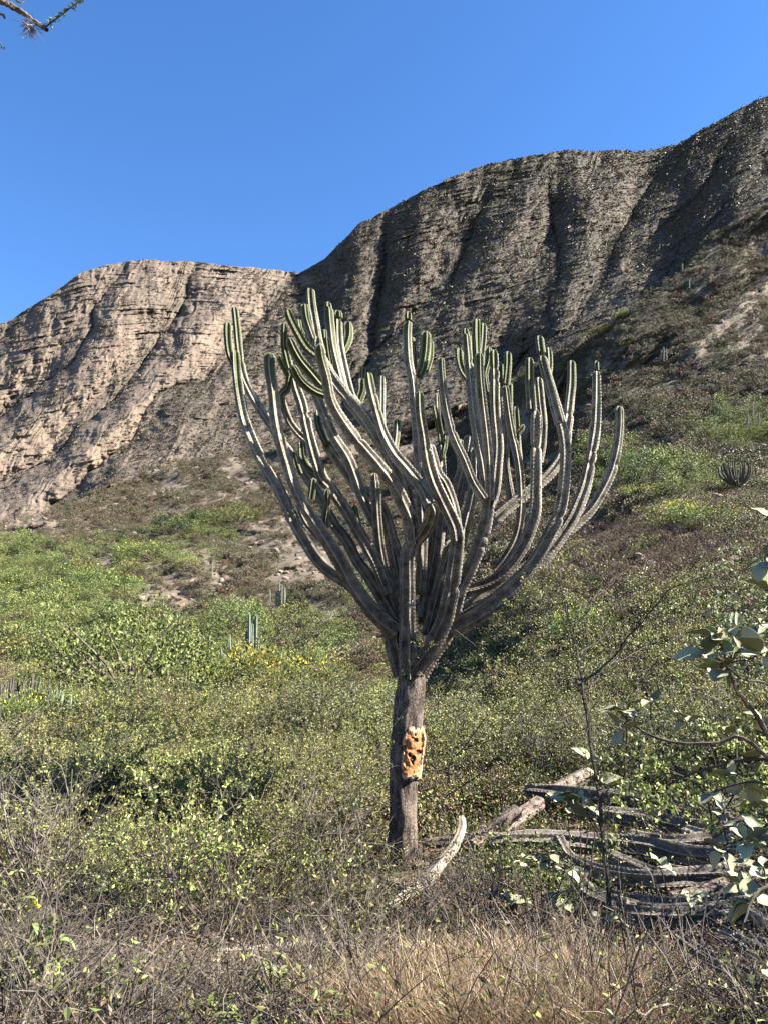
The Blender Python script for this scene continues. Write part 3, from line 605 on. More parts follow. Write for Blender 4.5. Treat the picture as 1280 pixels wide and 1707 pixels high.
fill(110, (-40, 1340, 1120, 1330), [K('olive_thicket_bush', C_olive, 4, 'olive leaved bush in the dense thicket behind the trunk'), K('dry_thicket_bush', C_dry, 2, 'dry grey bush in the dense thicket behind the trunk'),
     K('pale_thicket_bush', C_pale, 1.2, 'pale leaved bush in the dense thicket behind the trunk')], 34, 'bushes of the thicket behind the trunk', None, (.7, 1.3), 17)
# ------------------------------------------------------------------ the tall cactus
def ribbed(P, s, R, n=7, tip=True, base_soft=True, depth=.30, seed=0, joints=(), sp=1.0, twist=.15, worn=0.0):
    """ribbed stem along P (index 0 = tip). returns V, F, crest, tipdist"""
    rng = np.random.default_rng(seed); L = s[-1]; R = np.asarray(R, float).copy(); R0 = R[0]
    if tip:
        t = np.clip(s/(R0*1.3), 0, 1); R = R*np.sqrt(np.clip(1-(1-t)**2, .0, 1))*.99 + 1e-4
    for j in joints:
        R = R*(1 - .26*np.exp(-((s-j)/.022)**2)*(1) + .07*np.exp(-((s-j-.07)/.05)**2))
    R = R*(1 + .045*vnoise(s*2.6, seed*1.7, 0, 3) + .02*vnoise(s*9.0, seed*2.7, 0, 4))
    T, U, B = frames(P); prof = np.array([1.0, .82, .62, .52, .62, .82]); m = len(prof)*n
    a = np.arange(m)/m*2*PI; pr = np.tile(prof, n); cr = np.tile([1.0, .35, .05, 0, .05, .35], n)
    dpt = (1-pr)[None, :]*depth/.30*(1-worn*.7)
    k = (np.arange(len(s)) % 2)[:, None]
    rad = R[:, None]*(1 - dpt)*(1 + (k-.5)*(.085*(1-.8*min(worn*2, 1)))*(cr[None, :] > .9))
    rad = rad*(1 + worn*.10*vnoise(np.cos(a)[None]*2+seed, np.sin(a)[None]*2, s[:, None]*5, 9))
    rad = rad*(1 + .05*vnoise(np.cos(a)[None]*3+seed*3, np.sin(a)[None]*3, s[:, None]*4.5, 19)*(1+cr[None, :]))
    tw = a[None, :] + twist*s[:, None] + rng.uniform(0, 6.28)
    V = P[:, None] + rad[..., None]*(np.cos(tw)[..., None]*U[:, None] + np.sin(tw)[..., None]*B[:, None])
    F = [grid_faces(len(s), m)]
    cap0 = np.arange(m)[::-1].reshape(1, m); cap1 = (np.arange(m) + (len(s)-1)*m).reshape(1, m)
    return V.reshape(-1, 3), F + [cap0, cap1], np.tile(cr, len(s)), np.repeat(s, m)
def stem_obj(name, pts, r, y, parent, mat, seed, joints=(), g=0.0, n=7, tip=True, step=.02, depth=.30, worn=0.0, smooth=False, twist=.15, lie=0):
    """pts: photo pixels tip->base; r=(px radius at tip, at base); y=(depth at tip, at base)"""
    q = np.array(pts, float).reshape(-1, 2); L = np.concatenate([[0], np.cumsum(np.hypot(*np.diff(q, axis=0).T))]); f = L/L[-1]
    Y = np.interp(f, np.linspace(0, 1, len(y)), y)
    if lie:
        for _ in range(1): Y = np.minimum(Y, depth_a(q[:, 0], q[:, 1] + np.interp(f, np.linspace(0, 1, len(r)), r)*1.1)*lie)
    P = at(q[:, 0], q[:, 1], Y); rw = np.interp(f, np.linspace(0, 1, len(r)), r)*Y/1280*1.0
    Q, s = resample(np.column_stack([P, rw]), step)
    jn = [np.interp(j, [0, 1], [0, s[-1]]) for j in joints]
    V, F, cr, td = ribbed(Q[:, :3], s, Q[:, 3], n, tip, seed=seed, joints=jn, depth=depth, worn=worn, twist=twist)
    if not tip: td = td*0 + 3
    else: td = td + (1.05-g)
    mb = MB(); mb.add(V, F, crest=cr, tipd=td)
    return link(name, mb.mesh(name, mat, smooth), parent)
CB = ground(672, 1450)
cactus = link('candelabra_cactus', None, None, tuple(CB)); tag(cactus, 'tall candelabra cactus with dozens of upswept ribbed arms and an orange scar on its trunk', 'cactus')
Y0 = float(CB[1])
class _Root:      # children keep world coordinates
    pass
def child_of_cactus(o): o.parent = cactus; o.matrix_parent_inverse = Matrix.Translation(-Vector(CB)); return o
ARMS = [ # points tip->base | radii | depth offsets tip,base | joints | green length
 ('393,584 396,629 402,671 411,707 427,747 447,786 467,819 482,853 508,900 527,931 546,950 578,971 604,994', (9.5, 10.5, 12), (.25, -.15), (.62,), 1.0),
 ('391,511 395,545 399,586 405,625 419,657 436,685 455,713 470,738 487,760 512,796 536,833 556,873 578,902 595,934 612,957 629,985 646,1013 662,1040', (7, 8.5, 11), (.75, .15), (.17,), 1.2),
 ('380,536 380,560 383,587 389,603 397,618', (7.5, 7), (.22, .24), (), 1.3),
 ('450,587 450,615 456,657 461,699 470,741 481,778 490,806 508,844 539,889 567,934 589,974 617,1013 640,1035 662,1052', (10.5, 11.5, 16), (-.55, -.1), (), .8),
 ('474,536 474,572 479,598 484,620 480,645 469,661 481,699 495,719 510,733', (7, 7.5, 7), (-.35, .1), (.5,), 1.4),
 ('465,591 468,602 476,617 481,625', (5.5, 6), (-.5, -.35), (), 1.5),
 ('479,514 486,533 498,556 512,578 528,591', (8.5, 9), (-.75, -.55), (), 1.1),
 ('517,480 520,511 526,544 530,567 536,590', (8, 8.5), (-.25, -.5), (), .9),
 ('507,506 510,530 516,550 524,572 531,588', (8, 8), (-.45, -.5), (), .9),
 ('498,533 501,549 506,560', (5, 5), (-.1, -.3), (), 1.3),
 ('481,562 489,581 501,601 517,620 534,640 545,652', (9.5, 10), (-1.05, -.75), (), 1.2),
 ('486,608 500,633 520,650 541,659', (8.5, 9), (-1.1, -.8), (), 1.5),
 ('531,572 534,595 543,629 551,668 568,699 593,733 627,772 655,809 671,839 685,872 690,905', (9.5, 12, 13), (-1.25, -.35), (), .8),
 ('529,560 531,585 540,606 557,634 579,662 605,693 630,727 650,758 668,800 680,850 688,900', (9, 14, 14), (-.55, -.25), (), .5),
 ('547,502 547,513', (6.5, 7), (.35, .35), (), 1.5),
 ('547,512 550,544 554,578 562,612 571,645 580,662', (9, 9), (.35, .05), (), 1.0),
 ('563,516 564,530', (9, 8.5), (.55, .55), (), 1.6),
 ('564,532 565,567 568,589 577,629 586,660 600,690', (8, 8.5), (.55, .1), (), .7),
 ('580,535 581,558 576,577 567,590', (8.5, 7.5), (.6, .5), (), 1.4),
 ('540,548 542,570 548,600 553,630', (5, 6), (.1, .1), (), 1.2),
 ('544,560 547,584 551,606', (5.5, 6), (-.2, 0), (), 1.2),
 ('606,610 605,629 608,650', (6, 6), (.5, .45), (), 1.4),
 ('602,630 603,651 597,671 600,690', (9, 8), (.3, .25), (), 1.6),
 ('625,614 623,629 622,650', (6, 5), (.55, .4), (), 1.4),
 ('614,621 619,651 630,693 641,727 658,758 678,781 700,809 717,842', (8, 11, 12), (-.35, -.75), (), .9),
 ('637,626 637,657 637,690 638,722', (6, 6), (.05, -.2), (), .6),
 ('718,838 721,850 716,870 705,889 692,903', (12, 11), (-.78, -.35), (), .0),
 ('662,699 661,727 657,758', (6, 6), (.0, -.3), (), .9),
 ('530,684 531,707 538,727 545,742', (7, 7), (.7, .5), (), 1.5),
 ('487,600 492,640 503,674 512,713 523,755 537,797 550,812 578,853 601,892 623,929 636,960 648,990', (9, 10.5, 11), (-.15, .1), (), .6),
 ('520,640 529,665 543,699 557,730 579,764 592,795 603,826 615,853 630,880 646,915', (9, 10, 9), (.35, .3), (), .5),
 ('540,735 562,764 585,795 603,823 622,850 640,885 655,930', (10, 11, 10), (.6, .4), (), 0),
 ('503,735 505,764 513,781 527,792 536,800', (7, 7), (.55, .35), (), 1.6),
 ('490,752 493,770 500,790', (5, 5), (.3, .3), (), 1.3),
 ('522,796 521,812 518,832', (6.5, 6.5), (-.15, -.1), (), 1.6),
 ('545,814 544,844 541,872 545,882', (7, 7), (-.15, -.1), (), 1.6),
 ('589,840 594,861 601,886', (5.5, 5), (.15, .15), (), 1.6),
 ('623,788 626,825 629,872 634,917 642,962 652,999 664,1030', (9, 10, 14), (.15, .2), (.05, .1), .25),
 ('603,812 628,830 643,858 654,895 665,930 672,972', (8, 9, 9), (.35, .25), (), 0),
 ('634,860 643,884 654,940 665,985 670,1023', (7, 8, 9), (.3, .2), (), 0),
 ('497,839 508,867 525,889 560,925', (5, 6), (.3, .15), (), .6),
 ('680,518 680,532', (6.5, 6.5), (.45, .45), (), 1.5),
 ('680,534 678,558 680,601 686,634 690,668 695,715 699,770 702,830 704,887 702,957 700,990', (8, 10, 10), (.45, .1), (), .8),
 ('686,561 689,586 690,612', (5, 5), (.55, .5), (), 1.2),
 ('709,551 708,584 704,612 698,628', (10, 9), (.5, .45), (), 1.5),
 ('717,568 716,597 710,618', (7, 7), (.65, .55), (), 1.5),
 ('698,651 700,690 706,725 712,765 722,800 738,835 757,875 762,900', (8.5, 12, 13), (-1.0, -.6), (), .7),
 ('763,880 761,905 757,943 749,999 739,1038 715,1085 690,1120', (12, 14, 17), (-.6, -.1), (), 0),
 ('716,740 728,787 742,809 756,845 761,878', (8, 10, 9), (-.5, -.5), (), 0),
 ('734,595 735,618 739,657 746,697 756,731 773,767 788,804 806,832', (7, 9, 9), (-.5, -.45), (), .8),
 ('724,675 728,694 732,714 736,740', (5.5, 6), (.2, .2), (), 1.2),
 ('742,722 740,748 733,767', (5.5, 5), (.25, .2), (), 1.5),
 ('728,655 730,690 736,740 738,790', (4, 7), (.5, .4), (), .6),
 ('775,546 776,558', (6.5, 6), (-.1, -.1), (), 1.5),
 ('776,555 780,598 784,646 790,697 797,739 805,781 811,835', (7.5, 9, 9), (-.1, -.25), (), .9),
 ('798,586 799,627 803,669 810,725 815,781 816,835', (8.5, 9, 9), (-.55, -.3), (), .9),
 ('822,582 824,627 825,683 830,739 828,781 824,820 815,845', (8.5, 9.5, 9), (-.2, -.25), (), .9),
 ('794,531 794,556 795,582 797,620', (7.5, 7), (.35, .2), (), 1.2),
 ('805,538 804,565 802,588 800,615', (7.5, 7), (.4, .3), (), 1.4),
 ('786,558 787,585 790,630', (6, 6), (.3, .2), (), 1.2),
 ('765,580 766,601 771,619 780,632', (7.5, 7), (.05, -.05), (), 1.5),
 ('814,578 813,604 808,625 812,655', (6.5, 6), (.25, .1), (), 1.4),
 ('846,585 846,612 843,641', (7, 6.5), (.2, .15), (), 1.1),
 ('834,604 835,635 838,652', (5, 5), (.25, .2), (), 1.1),
 ('841,642 846,683 852,719 860,753 866,792 868,837 865,876 857,904 841,932 824,952', (7.5, 8.5, 8), (.05, .15), (), .7),
 ('849,637 850,666 850,690', (5, 5), (.2, .1), (), 1.1),
 ('859,677 861,708 863,741 866,780', (6, 6), (.3, .2), (), 1.0),
 ('873,707 868,716 863,722', (5, 5), (.25, .25), (), 1.7),
 ('838,660 841,690 843,725 842,767 846,800 853,838', (6, 7), (.45, .4), (), .2),
 ('813,822 811,848 807,876 796,910 782,947 766,980 757,1011 748,1040', (12, 13, 14), (-.27, -.05), (), 0),
 ('898,559 900,575 902,588', (8, 7.5), (-.35, -.4), (), 1.3),
 ('902,592 914,635 925,674 934,706', (8.5, 10), (-.4, -.45), (), .8),
 ('933,698 940,725 943,753 942,795 937,837 928,865 913,895 895,928 869,962 827,1001 785,1029 748,1047', (10, 12, 18), (-.45, -.1), (), .0),
 ('913,579 915,607 913,630 921,650', (7, 7), (-.1, -.3), (), 1.2),
 ('882,595 883,641 886,683', (8.5, 9), (-.15, -.15), (), .9),
 ('893,683 893,739 893,790 892,848 882,884 867,918 841,952 812,973 776,983', (9.5, 11, 12), (-.15, .0), (), .0),
 ('897,628 901,669 905,708 903,745 898,770', (7, 7), (.15, .1), (), .5),
 ('952,600 952,641 949,674 945,714 941,745 931,770 908,798 880,820 855,840 835,857 815,877 795,905', (7.5, 9.5, 11), (.35, .0), (), .8),
 ('994,600 994,616', (4.5, 4.5), (.4, .4), (), 1.6),
 ('994,618 994,669 992,714 985,759 976,804 965,837 953,865 935,893 912,923 880,948 835,976 793,1005 752,1035', (8, 11.5, 15), (.4, .05), (), .35),
 ('1032,676 1032,711 1028,747 1018,787 1004,818 986,848 962,872 946,886', (7.5, 10, 10), (.55, .35), (), .6),
 ('781,725 776,759 764,804 757,840 750,880', (9, 10), (.5, .45), (), 0),
 ('768,732 767,755 768,790', (5, 6), (.6, .55), (), .6),
 ('790,745 791,795 785,830 776,868 766,917 755,965 742,1010', (9, 10, 12), (.45, .2), (), 0),
 ('770,800 762,840 748,880 736,925 728,980 722,1020', (9, 11, 11), (.6, .3), (), 0),
 ('738,835 733,872 727,929 714,999 708,1030', (9, 11, 11), (.35, .2), (), 0),
 ('752,900 741,935 730,980 721,1020 712,1060', (9, 10, 11), (.15, .1), (), 0),
 ('722,880 716,930 708,985 703,1040', (8, 10), (.55, .3), (), 0),
 ('690,896 679,929 679,985 679,1041 680,1100 681,1130', (13, 14, 17), (-.33, -.12), (), 0),
 ('660,1040 655,1062 660,1088 672,1125', (13, 17), (.0, .02), (), 0),
 ('640,1047 651,1069 662,1097 674,1128', (8, 10), (.2, .15), (), 0),
 ('748,1038 738,1062 715,1092 692,1132', (15, 18), (-.03, .05), (), 0)]
rj = np.random.default_rng(8)
for i, (pt, r, z, jn, g) in enumerate(ARMS):
    pts = [tuple(map(float, q.split(','))) for q in pt.split()]
    if len(pts) > 6 and not jn: jn = tuple(rj.uniform(.12, .55, rj.integers(1, 3)))
    child_of_cactus(stem_obj('arm', pts, r, (Y0+z[0], Y0+z[1]), None, M_cactus, 300+i, jn, g, n=(6 if i % 3 else 5) if r[0] > 5.6 else 5))
tr = stem_obj('trunk', [(684,1068),(685,1100),(686,1140),(682,1178),(677,1230),(673,1290),(671,1340),(671,1390),(672,1440),(671,1480)], (10, 23, 25, 23.5, 22.5, 22, 22, 22, 25), (Y0, Y0), None, M_bark, 79, (), 0, n=6, tip=False, depth=.20, worn=1.3, smooth=True)
child_of_cactus(tr)
# the gnawed orange scar, let into the trunk and raised at its rim
def scar():
    rng = np.random.default_rng(5); nu, nv = 30, 56; c0 = at(689, 1253, Y0); mb = MB(); A = []; rr = 24*Y0/1280
    u = np.linspace(-1, 1, nu); v = np.linspace(-1, 1, nv); U, Vv = np.meshgrid(u, v)
    half = (17.5 + 3*vnoise(Vv*2.3, 1, 0, 4))*Y0/1280; x = U*half; z = -Vv*41*Y0/1280
    prof = np.clip(1 - (np.abs(U)**3*.9 + np.abs(Vv)**6), 0, 1)
    cx = at(np.full_like(Vv, 676.0)-.0, 1253 + Vv*41, Y0)[..., 0]; X = at(688 - 4*Vv, 1253 + Vv*41, Y0)[..., 0] + x
    dx = np.clip((X - cx)/rr, -.98, .98); surf = Y0 - rr*np.sqrt(1-dx**2)
    rough_ = .010*fbm(U*4, Vv*7, 0, 4, 3); hole = sstep(.42, .62, fbm(U*2.2+5, Vv*4.2, 0, 3, 8))
    rim = np.exp(-((np.maximum(np.abs(U), np.abs(Vv))-.86)/.08)**2)
    Yv = surf - .034 + rough_ + hole*.045 - rim*.010 + .05*(1-prof)**4
    P = np.stack([X, Yv, c0[2] + z], -1); mb.add(P.reshape(-1, 3), grid_faces(nv, nu, False), hole=hole.ravel(), rim=rim.ravel())
    m, nt, b = newmat('gnawed_orange_wood', .9); p = nt.nodes.new('ShaderNodeTexCoord').outputs['Object']; f = nz(nt, 40, 5, .7, p)
    c = ramp(nt, f, [(.3, (.09, .035, .012)), (.5, (.24, .10, .035)), (.68, (.30, .155, .07))]); c = mix(nt, attr(nt, 'hole'), c, (.045, .022, .012))
    c = mix(nt, mth(nt, 'MULTIPLY', attr(nt, 'rim'), .6), c, (.5, .36, .25))
    nt.links.new(c, b.inputs['Base Color']); bump(nt, b, f, .01)
    return mb.mesh('scar', m, True)
o = child_of_cactus(link('scar', scar())); o['label'] = 'orange gnawed scar on the trunk'
def rag(px, py, Y, s, seed, mat, n=40):
    rng = np.random.default_rng(seed); mb = MB(); c = at(px, py, Y); o = rng.normal(0, 1, (n, 3))*s*.35
    V, F = leaves(c + o, rng.normal(0, 1, (n, 3)), rng.uniform(.4, 1.1, n)*s, .6, rng); mb.add(V, F); return mb.mesh('broken_stub', mat)
for px, py, dy, s in ((685, 1007, -.36, .045), (839, 655, .12, .025), (700, 1123, -.2, .03), (776, 984, -.1, .02), (688, 1296, -.17, .03)):
    child_of_cactus(link('broken_stub', rag(px, py, Y0+dy, s, int(px), M_fallen_pale)))

# ------------------------------------------------------------------ fallen arms on the ground
FALL2 = [
 ('ribbed arm lying parallel and just below the highest level arm', '955,1352 1010,1358 1075,1366 1140,1378 1200,1384 1260,1386', (9, 11, 10), (8.4, 8.1, 7.8), M_fallen, 6, .4, True),
 ('grey arm stacked on the middle of the pile, curving up toward the right edge', '1040,1392 1085,1404 1135,1408 1190,1400 1245,1380 1300,1352', (9, 12, 12), (7.4, 7.2, 7.0), M_fallen, 6, .4, True),
 ('lowest long arm crossing the shade below the low grey arm', '1000,1488 1040,1502 1100,1512 1165,1512 1230,1500 1300,1492', (9, 12, 12), (6.6, 6.4, 6.3), M_fallen, 6, .5, True),
 ('pale arm end sticking out at the right edge above the corner arm', '1190,1560 1225,1572 1270,1580 1330,1590', (9, 11, 11), (5.7, 5.5, 5.3), M_fallen, 6, .3, True),
 ('short dark arm wedged under the left end of the sagging arm', '880,1428 915,1440 950,1458 980,1470', (8, 11, 11), (7.2, 7.0, 6.9), M_fallen, 6, .6, True)]
FALL = [ # label, pixels, radii, lift px->, mat, n ribs, kind
 ('pale bleached cactus arm curving up from the litter right below the trunk', '769,1364 768,1385 755,1415 733,1442 708,1471 668,1500 640,1522', (6, 10, 11, 9), (7.2, 6.6, 6.3), M_fallen_pale, 5, .6, False),
 ('ribbed dead arm lying level, highest of the fallen pile, its blunt end toward the trunk', '872,1318 936,1322 991,1328 1053,1334 1116,1346 1163,1355 1215,1362', (9.5, 10, 9), (9.3, 8.9, 8.2), M_fallen, 6, .3, True),
 ('smooth grey log slanting up to the right behind the fallen arms', '983,1288 936,1314 889,1346 839,1382 785,1418', (12, 13, 14), (10.0, 9.0, 8.2), M_trunkbark, 6, 1.0, False),
 ('short cut log with a tan sawn end leaning beside the slanting log', '863,1352 838,1370 803,1396 775,1420', (11, 12, 12), (8.3, 8.2, 8.1), M_trunkbark, 6, 1.0, False),
 ('long dark ribbed arm lying level across the middle of the fallen pile', '809,1408 858,1402 909,1401 956,1405 1014,1409 1092,1415 1151,1427 1221,1428 1290,1420', (10, 13, 13, 11), (7.4, 7.4, 7.2, 6.9), M_fallen, 7, .4, True),
 ('thick sagging arm bowed down in the middle, ribs bright on top', '925,1402 946,1436 983,1456 1030,1468 1092,1472 1151,1467 1202,1461 1240,1447', (11, 14, 14, 13), (7.0, 6.6, 6.4, 6.5), M_fallen, 7, .3, False),
 ('short grey arm lying low under the sagging arm', '1010,1510 1045,1524 1073,1531 1131,1530 1194,1525 1215,1518', (10, 13, 13, 12), (6.2, 6.0, 5.9), M_fallen, 7, .5, True),
 ('narrow ribbed arm running down to the lower right corner', '1120,1556 1171,1591 1229,1622 1280,1642 1350,1664', (7, 10, 11), (5.5, 5.1, 4.8), M_fallen, 6, .2, True),
 ('pale split arm lying at the right behind the sagging arm', '1146,1390 1190,1402 1249,1414 1310,1420', (10, 10, 10), (7.6, 7.3, 7.0), M_fallen_pale, 6, .6, False),
 ('dark arm slanting down in the shade left of the low grey arm', '960,1462 978,1488 999,1503 1050,1520', (10, 12, 12), (6.8, 6.5, 6.3), M_fallen, 6, .8, True),
 ('dull thick log half hidden beneath the sagging arm', '1120,1502 1167,1492 1215,1480 1262,1468 1300,1460', (13, 15, 15), (6.6, 6.7, 6.8), M_trunkbark, 6, 1.0, False),
 ('thin pale arm crossing down behind the shrub leaves at right', '1205,1482 1249,1522 1290,1545 1330,1556', (6, 8, 8), (6.0, 5.7, 5.5), M_fallen_pale, 6, .5, False),
 ('dark arm buried between the level arm and the sagging arm', '1005,1425 1040,1440 1080,1456 1120,1470', (9, 10, 9), (7.1, 6.9, 6.8), M_fallen, 6, .7, True),
 ('pale root log pointing from the trunk foot toward the pile', '705,1408 740,1404 775,1402 815,1412', (7, 11, 12), (7.9, 7.9, 7.8), M_trunkbark, 6, 1.0, True),
 ('pale stick like arm lying on the red soil at lower left', '357,1587 395,1586 430,1584 465,1581 500,1577', (4.5, 6, 6), (5.35, 5.3, 5.3), M_fallen_pale, 5, .8, True),
 ('broken arm piece standing on end at the right of the fallen pile', '1196,1350 1225,1344 1262,1340 1300,1338', (10, 12, 12), (8.6, 8.4, 8.2), M_fallen, 6, .8, False)]
M_cut, _nt, _b = newmat('sawn_cactus_wood', .9); _b.inputs['Base Color'].default_value = (.42, .28, .17, 1)
for i, (lb, pt, r, y, m, n, worn, tip) in enumerate(FALL + FALL2):
    pts = [tuple(map(float, q.split(','))) for q in pt.split()]
    o = stem_obj('fallen_cactus_arm', pts, tuple(q*(1.0 if i in (0, 2, 3, 10, 13, 14) else 1.38) for q in r), y, None, m, 500+i, (), 0, n=n, tip=tip, worn=worn, twist=.5, depth=.26, lie={7: .93, 15: .97}.get(i, .985))
    tag(o, lb, 'fallen arm')
# ------------------------------------------------------------------ small cacti of the middle distance
def column_cactus(stems, label, rpx=2.6, mat=None, group=None, seed=0):
    """stems: (px, base py, top py); every stem a part"""
    rng = np.random.default_rng(seed); bx = np.mean([s[0] for s in stems]); by = max(s[1] for s in stems)
    p = ground(bx, by); p = at(bx, by, p[1]*.9) if p[1] < 150 else p; root = tag(link('columnar_cactus', None, None, tuple(p)), label, 'cactus', group); Y = p[1]
    for k, (x, b, t) in enumerate(stems):
        yy = Y + rng.uniform(-.004, .004)*Y; q = at(np.array([x + rng.normal(0, .4), x, x]), np.array([t, (t+b)/2, b+2.0]), yy)
        Q, s = resample(np.column_stack([q, np.array([.85, 1, .9])*rpx*Y/1280]), max(.04, rpx*Y/1280*.6))
        V, F, cr, td = ribbed(Q[:, :3], s, Q[:, 3], 6, True, seed=seed*31+k, depth=.3); mb = MB(); mb.add(V, F, crest=cr*.8, tipd=td)
        o = link('stem', mb.mesh('stem', mat or M_bluecactus), root); o.matrix_parent_inverse = Matrix.Translation(-Vector(p))
    return root
column_cactus([(411,1092,1052),(416,1090,1022),(420.5,1091,1040),(424,1088,1033),(427.5,1087,1024),(431,1085,1062)], 'pale blue green columnar cactus of six straight stems in front of the rounded bush', 3.0, seed=1)
column_cactus([(383,1094,1057)], 'single short pale column cactus just left of the six stemmed one', 2.2, seed=2)
column_cactus([(369,1101,1078)], 'short dark column cactus in the shade of the bush, leftmost of the row', 2.2, M_bluecactus, seed=3)
column_cactus([(461,1008,985),(466,1010,966),(470,1009,974),(475,1008,978)], 'slender grey column cactus of four stems beneath the bare pale bank', 1.7, seed=4)
column_cactus([(450,1002,982)], 'lone thin column cactus left of the four slender grey stems', 1.5, seed=5)
column_cactus([(190,914,900)], 'tiny white looking column cactus by the far yellow patch on the left slope', 1.3, M_fallen_pale, seed=6)
column_cactus([(354,962,936)], 'thin column cactus standing alone on the brown bank left of the arms', 1.2, seed=7)
column_cactus([(1246,708,680),(1256,712,670),(1265,708,688)], 'thin pale three stemmed cactus rising out of the green bush on the right slope', 1.4, M_fallen_pale, seed=8)
column_cactus([(1102,598,583),(1106,600,578),(1111,598,581)], 'small pale three stemmed cactus halfway up the right hillside', 1.3, M_fallen_pale, seed=9)
column_cactus([(1137,458,438)], 'upper lone cactus on the ridge beside the mauve bush', 1.3, seed=10)
column_cactus([(1149,478,465)], 'lower lone cactus on the slope under the mauve bush', 1.2, seed=11)
column_cactus([(101,1170,1136)], 'pale upright column cactus behind the green candelabra at left', 2.0, M_fallen_pale, seed=12)
def candelabra(px, py, wpx, hpx, n, rpx, label, mat, seed):
    rng = np.random.default_rng(seed); p = ground(px, py); p = at(px, py-6, p[1]*.95); k = p[1]/1280; root = tag(link('clump_cactus', None, None, tuple(p)), label, 'cactus')
    for i in range(n):
        a = rng.uniform(0, 6.28); rr = wpx*.5*k*math.sqrt(rng.uniform(.05, 1)); h = hpx*k*rng.uniform(.6, 1)*(1-.25*(rr/(wpx*.5*k))**2); d = np.array([math.cos(a), math.sin(a)*.8, 0])
        q = np.array([d*rr*1.08 + [0, 0, h], d*rr*1.05 + [0, 0, h*.65], d*rr*.75 + [0, 0, h*.28], d*rr*.1 + [0, 0, -.05]])
        Q, s = resample(np.column_stack([q, np.array([.8, 1, 1, .9])*rpx*k]), max(.04, rpx*k*.8)); V, F, cr, td = ribbed(Q[:, :3], s, Q[:, 3], 5, True, seed=i, depth=.3)
        mb = MB(); mb.add(V, F, crest=cr*.8, tipd=td); link('stem', mb.mesh('stem', mat), root)
    return root
candelabra(34, 1204, 96, 74, 46, 2.6, 'grey candelabra cactus clump with many upcurved arms at the left edge', M_dullcactus, 61)
candelabra(97, 1208, 44, 58, 16, 2.2, 'small green candelabra cactus right of the grey clump at the left edge', M_bluecactus, 62)
candelabra(1231, 815, 60, 50, 30, 1.9, 'dense grey clump of spiky cactus stems above the yellow flowers on the right bank', M_dullcactus, 63)
def spiky(px, py, r, label, seed, mat, n=26):
    rng = np.random.default_rng(seed); p = ground(px, py); k = p[1]/1280*r; mb = MB(); d = rng.normal(0, 1, (n, 3)); d[:, 2] = np.abs(d[:, 2]); V, F = leaves(np.zeros((n, 3)), d, k, .16, rng); mb.add(V, F)
    return tag(link('agave', mb.mesh('agave', mat), None, tuple(p)), label, 'agave')
spiky(313, 889, 11, 'small pale agave rosette beside the dark green bush pair', 1, M_leaf_pale)
spiky(1180, 628, 9, 'small grey agave on the right hillside', 2, M_leaf_pale)
def bare_tree(px, py, hpx, label, seed, mat=M_twig_dark, lev=2, lean=(0, 0)):
    p = ground(px, py); rng = np.random.default_rng(seed); out = []; h = hpx*p[1]/1280
    grow(rng, (0, 0, -.05), (lean[0], lean[1], 1.0), h*.7, h*.02, lev, out, [], .75, .25, .18, 6, (4, 6))
    return tag(link('bare_shrub', twig_mesh('bare_shrub', out, mat), None, tuple(p)), label, 'shrub')
bare_tree(1133, 620, 34, 'tiny leafless tree on the open right hillside', 3)
bare_tree(1128, 905, 60, 'dark leafless shrub on the red brown bank under the yellow flowers', 4, lean=(-.3, 0))
bare_tree(1100, 975, 50, 'low leafless shrub lower on the red brown bank', 5)
bare_tree(90, 920, 30, 'small leafless tree on the valley floor at left', 6)

# ------------------------------------------------------------------ near shrubs: stems and foliage as parts
def shrub_set(s0, n, **k): return [shrub_shape(s0+i, **k) for i in range(n)]
S_thorn = shrub_set(400, 5, H=1.35, stems=9, lev=2, r0=.009, nleaf=2300, lsize=(.022, .048), mt=M_twig, ml=M_leaf_near, kids=(3, 5), lean=.8)
S_leafy = shrub_set(410, 4, H=1.25, stems=9, lev=2, r0=.008, nleaf=3000, lsize=(.026, .056), mt=M_twig, ml=M_leaf_near, kids=(3, 5), lean=.8)
S_green = shrub_set(420, 3, H=1.2, stems=8, lev=2, r0=.008, nleaf=2400, lsize=(.024, .052), mt=M_twig_dark, ml=M_leaf_green, kids=(4, 6), lean=.7)
S_pale = shrub_set(430, 3, H=1.35, stems=8, lev=2, r0=.008, nleaf=1100, lsize=(.03, .055), wid=.85, mt=M_twig, ml=M_leaf_pale, kids=(3, 5), lean=.7)
S_dark = shrub_set(460, 3, H=1.2, stems=8, lev=2, r0=.008, nleaf=2600, lsize=(.024, .05), mt=M_twig_dark, ml=M_leaf_dark, kids=(4, 6), lean=.8)
S_bare = shrub_set(440, 4, H=1.35, stems=8, lev=2, r0=.009, nleaf=250, lsize=(.012, .025), mt=M_twig_pale, ml=M_leaf_dry, kids=(4, 6), lean=.8)
S_brown = shrub_set(450, 3, H=.9, stems=12, lev=2, r0=.005, nleaf=500, lsize=(.014, .03), mt=M_twig, ml=M_leaf_dry, kids=(3, 5), lean=1.1)
def shrub(name, pair, P, sc, rz, label, group, tilt=(0, 0)):
    root = link(name, None, None, tuple(P), (tilt[0], tilt[1], rz), sc); tag(root, label, 'shrub', group)
    link('stems', pair[0], root)
    if pair[1]: link('foliage', pair[1], root)
    return root
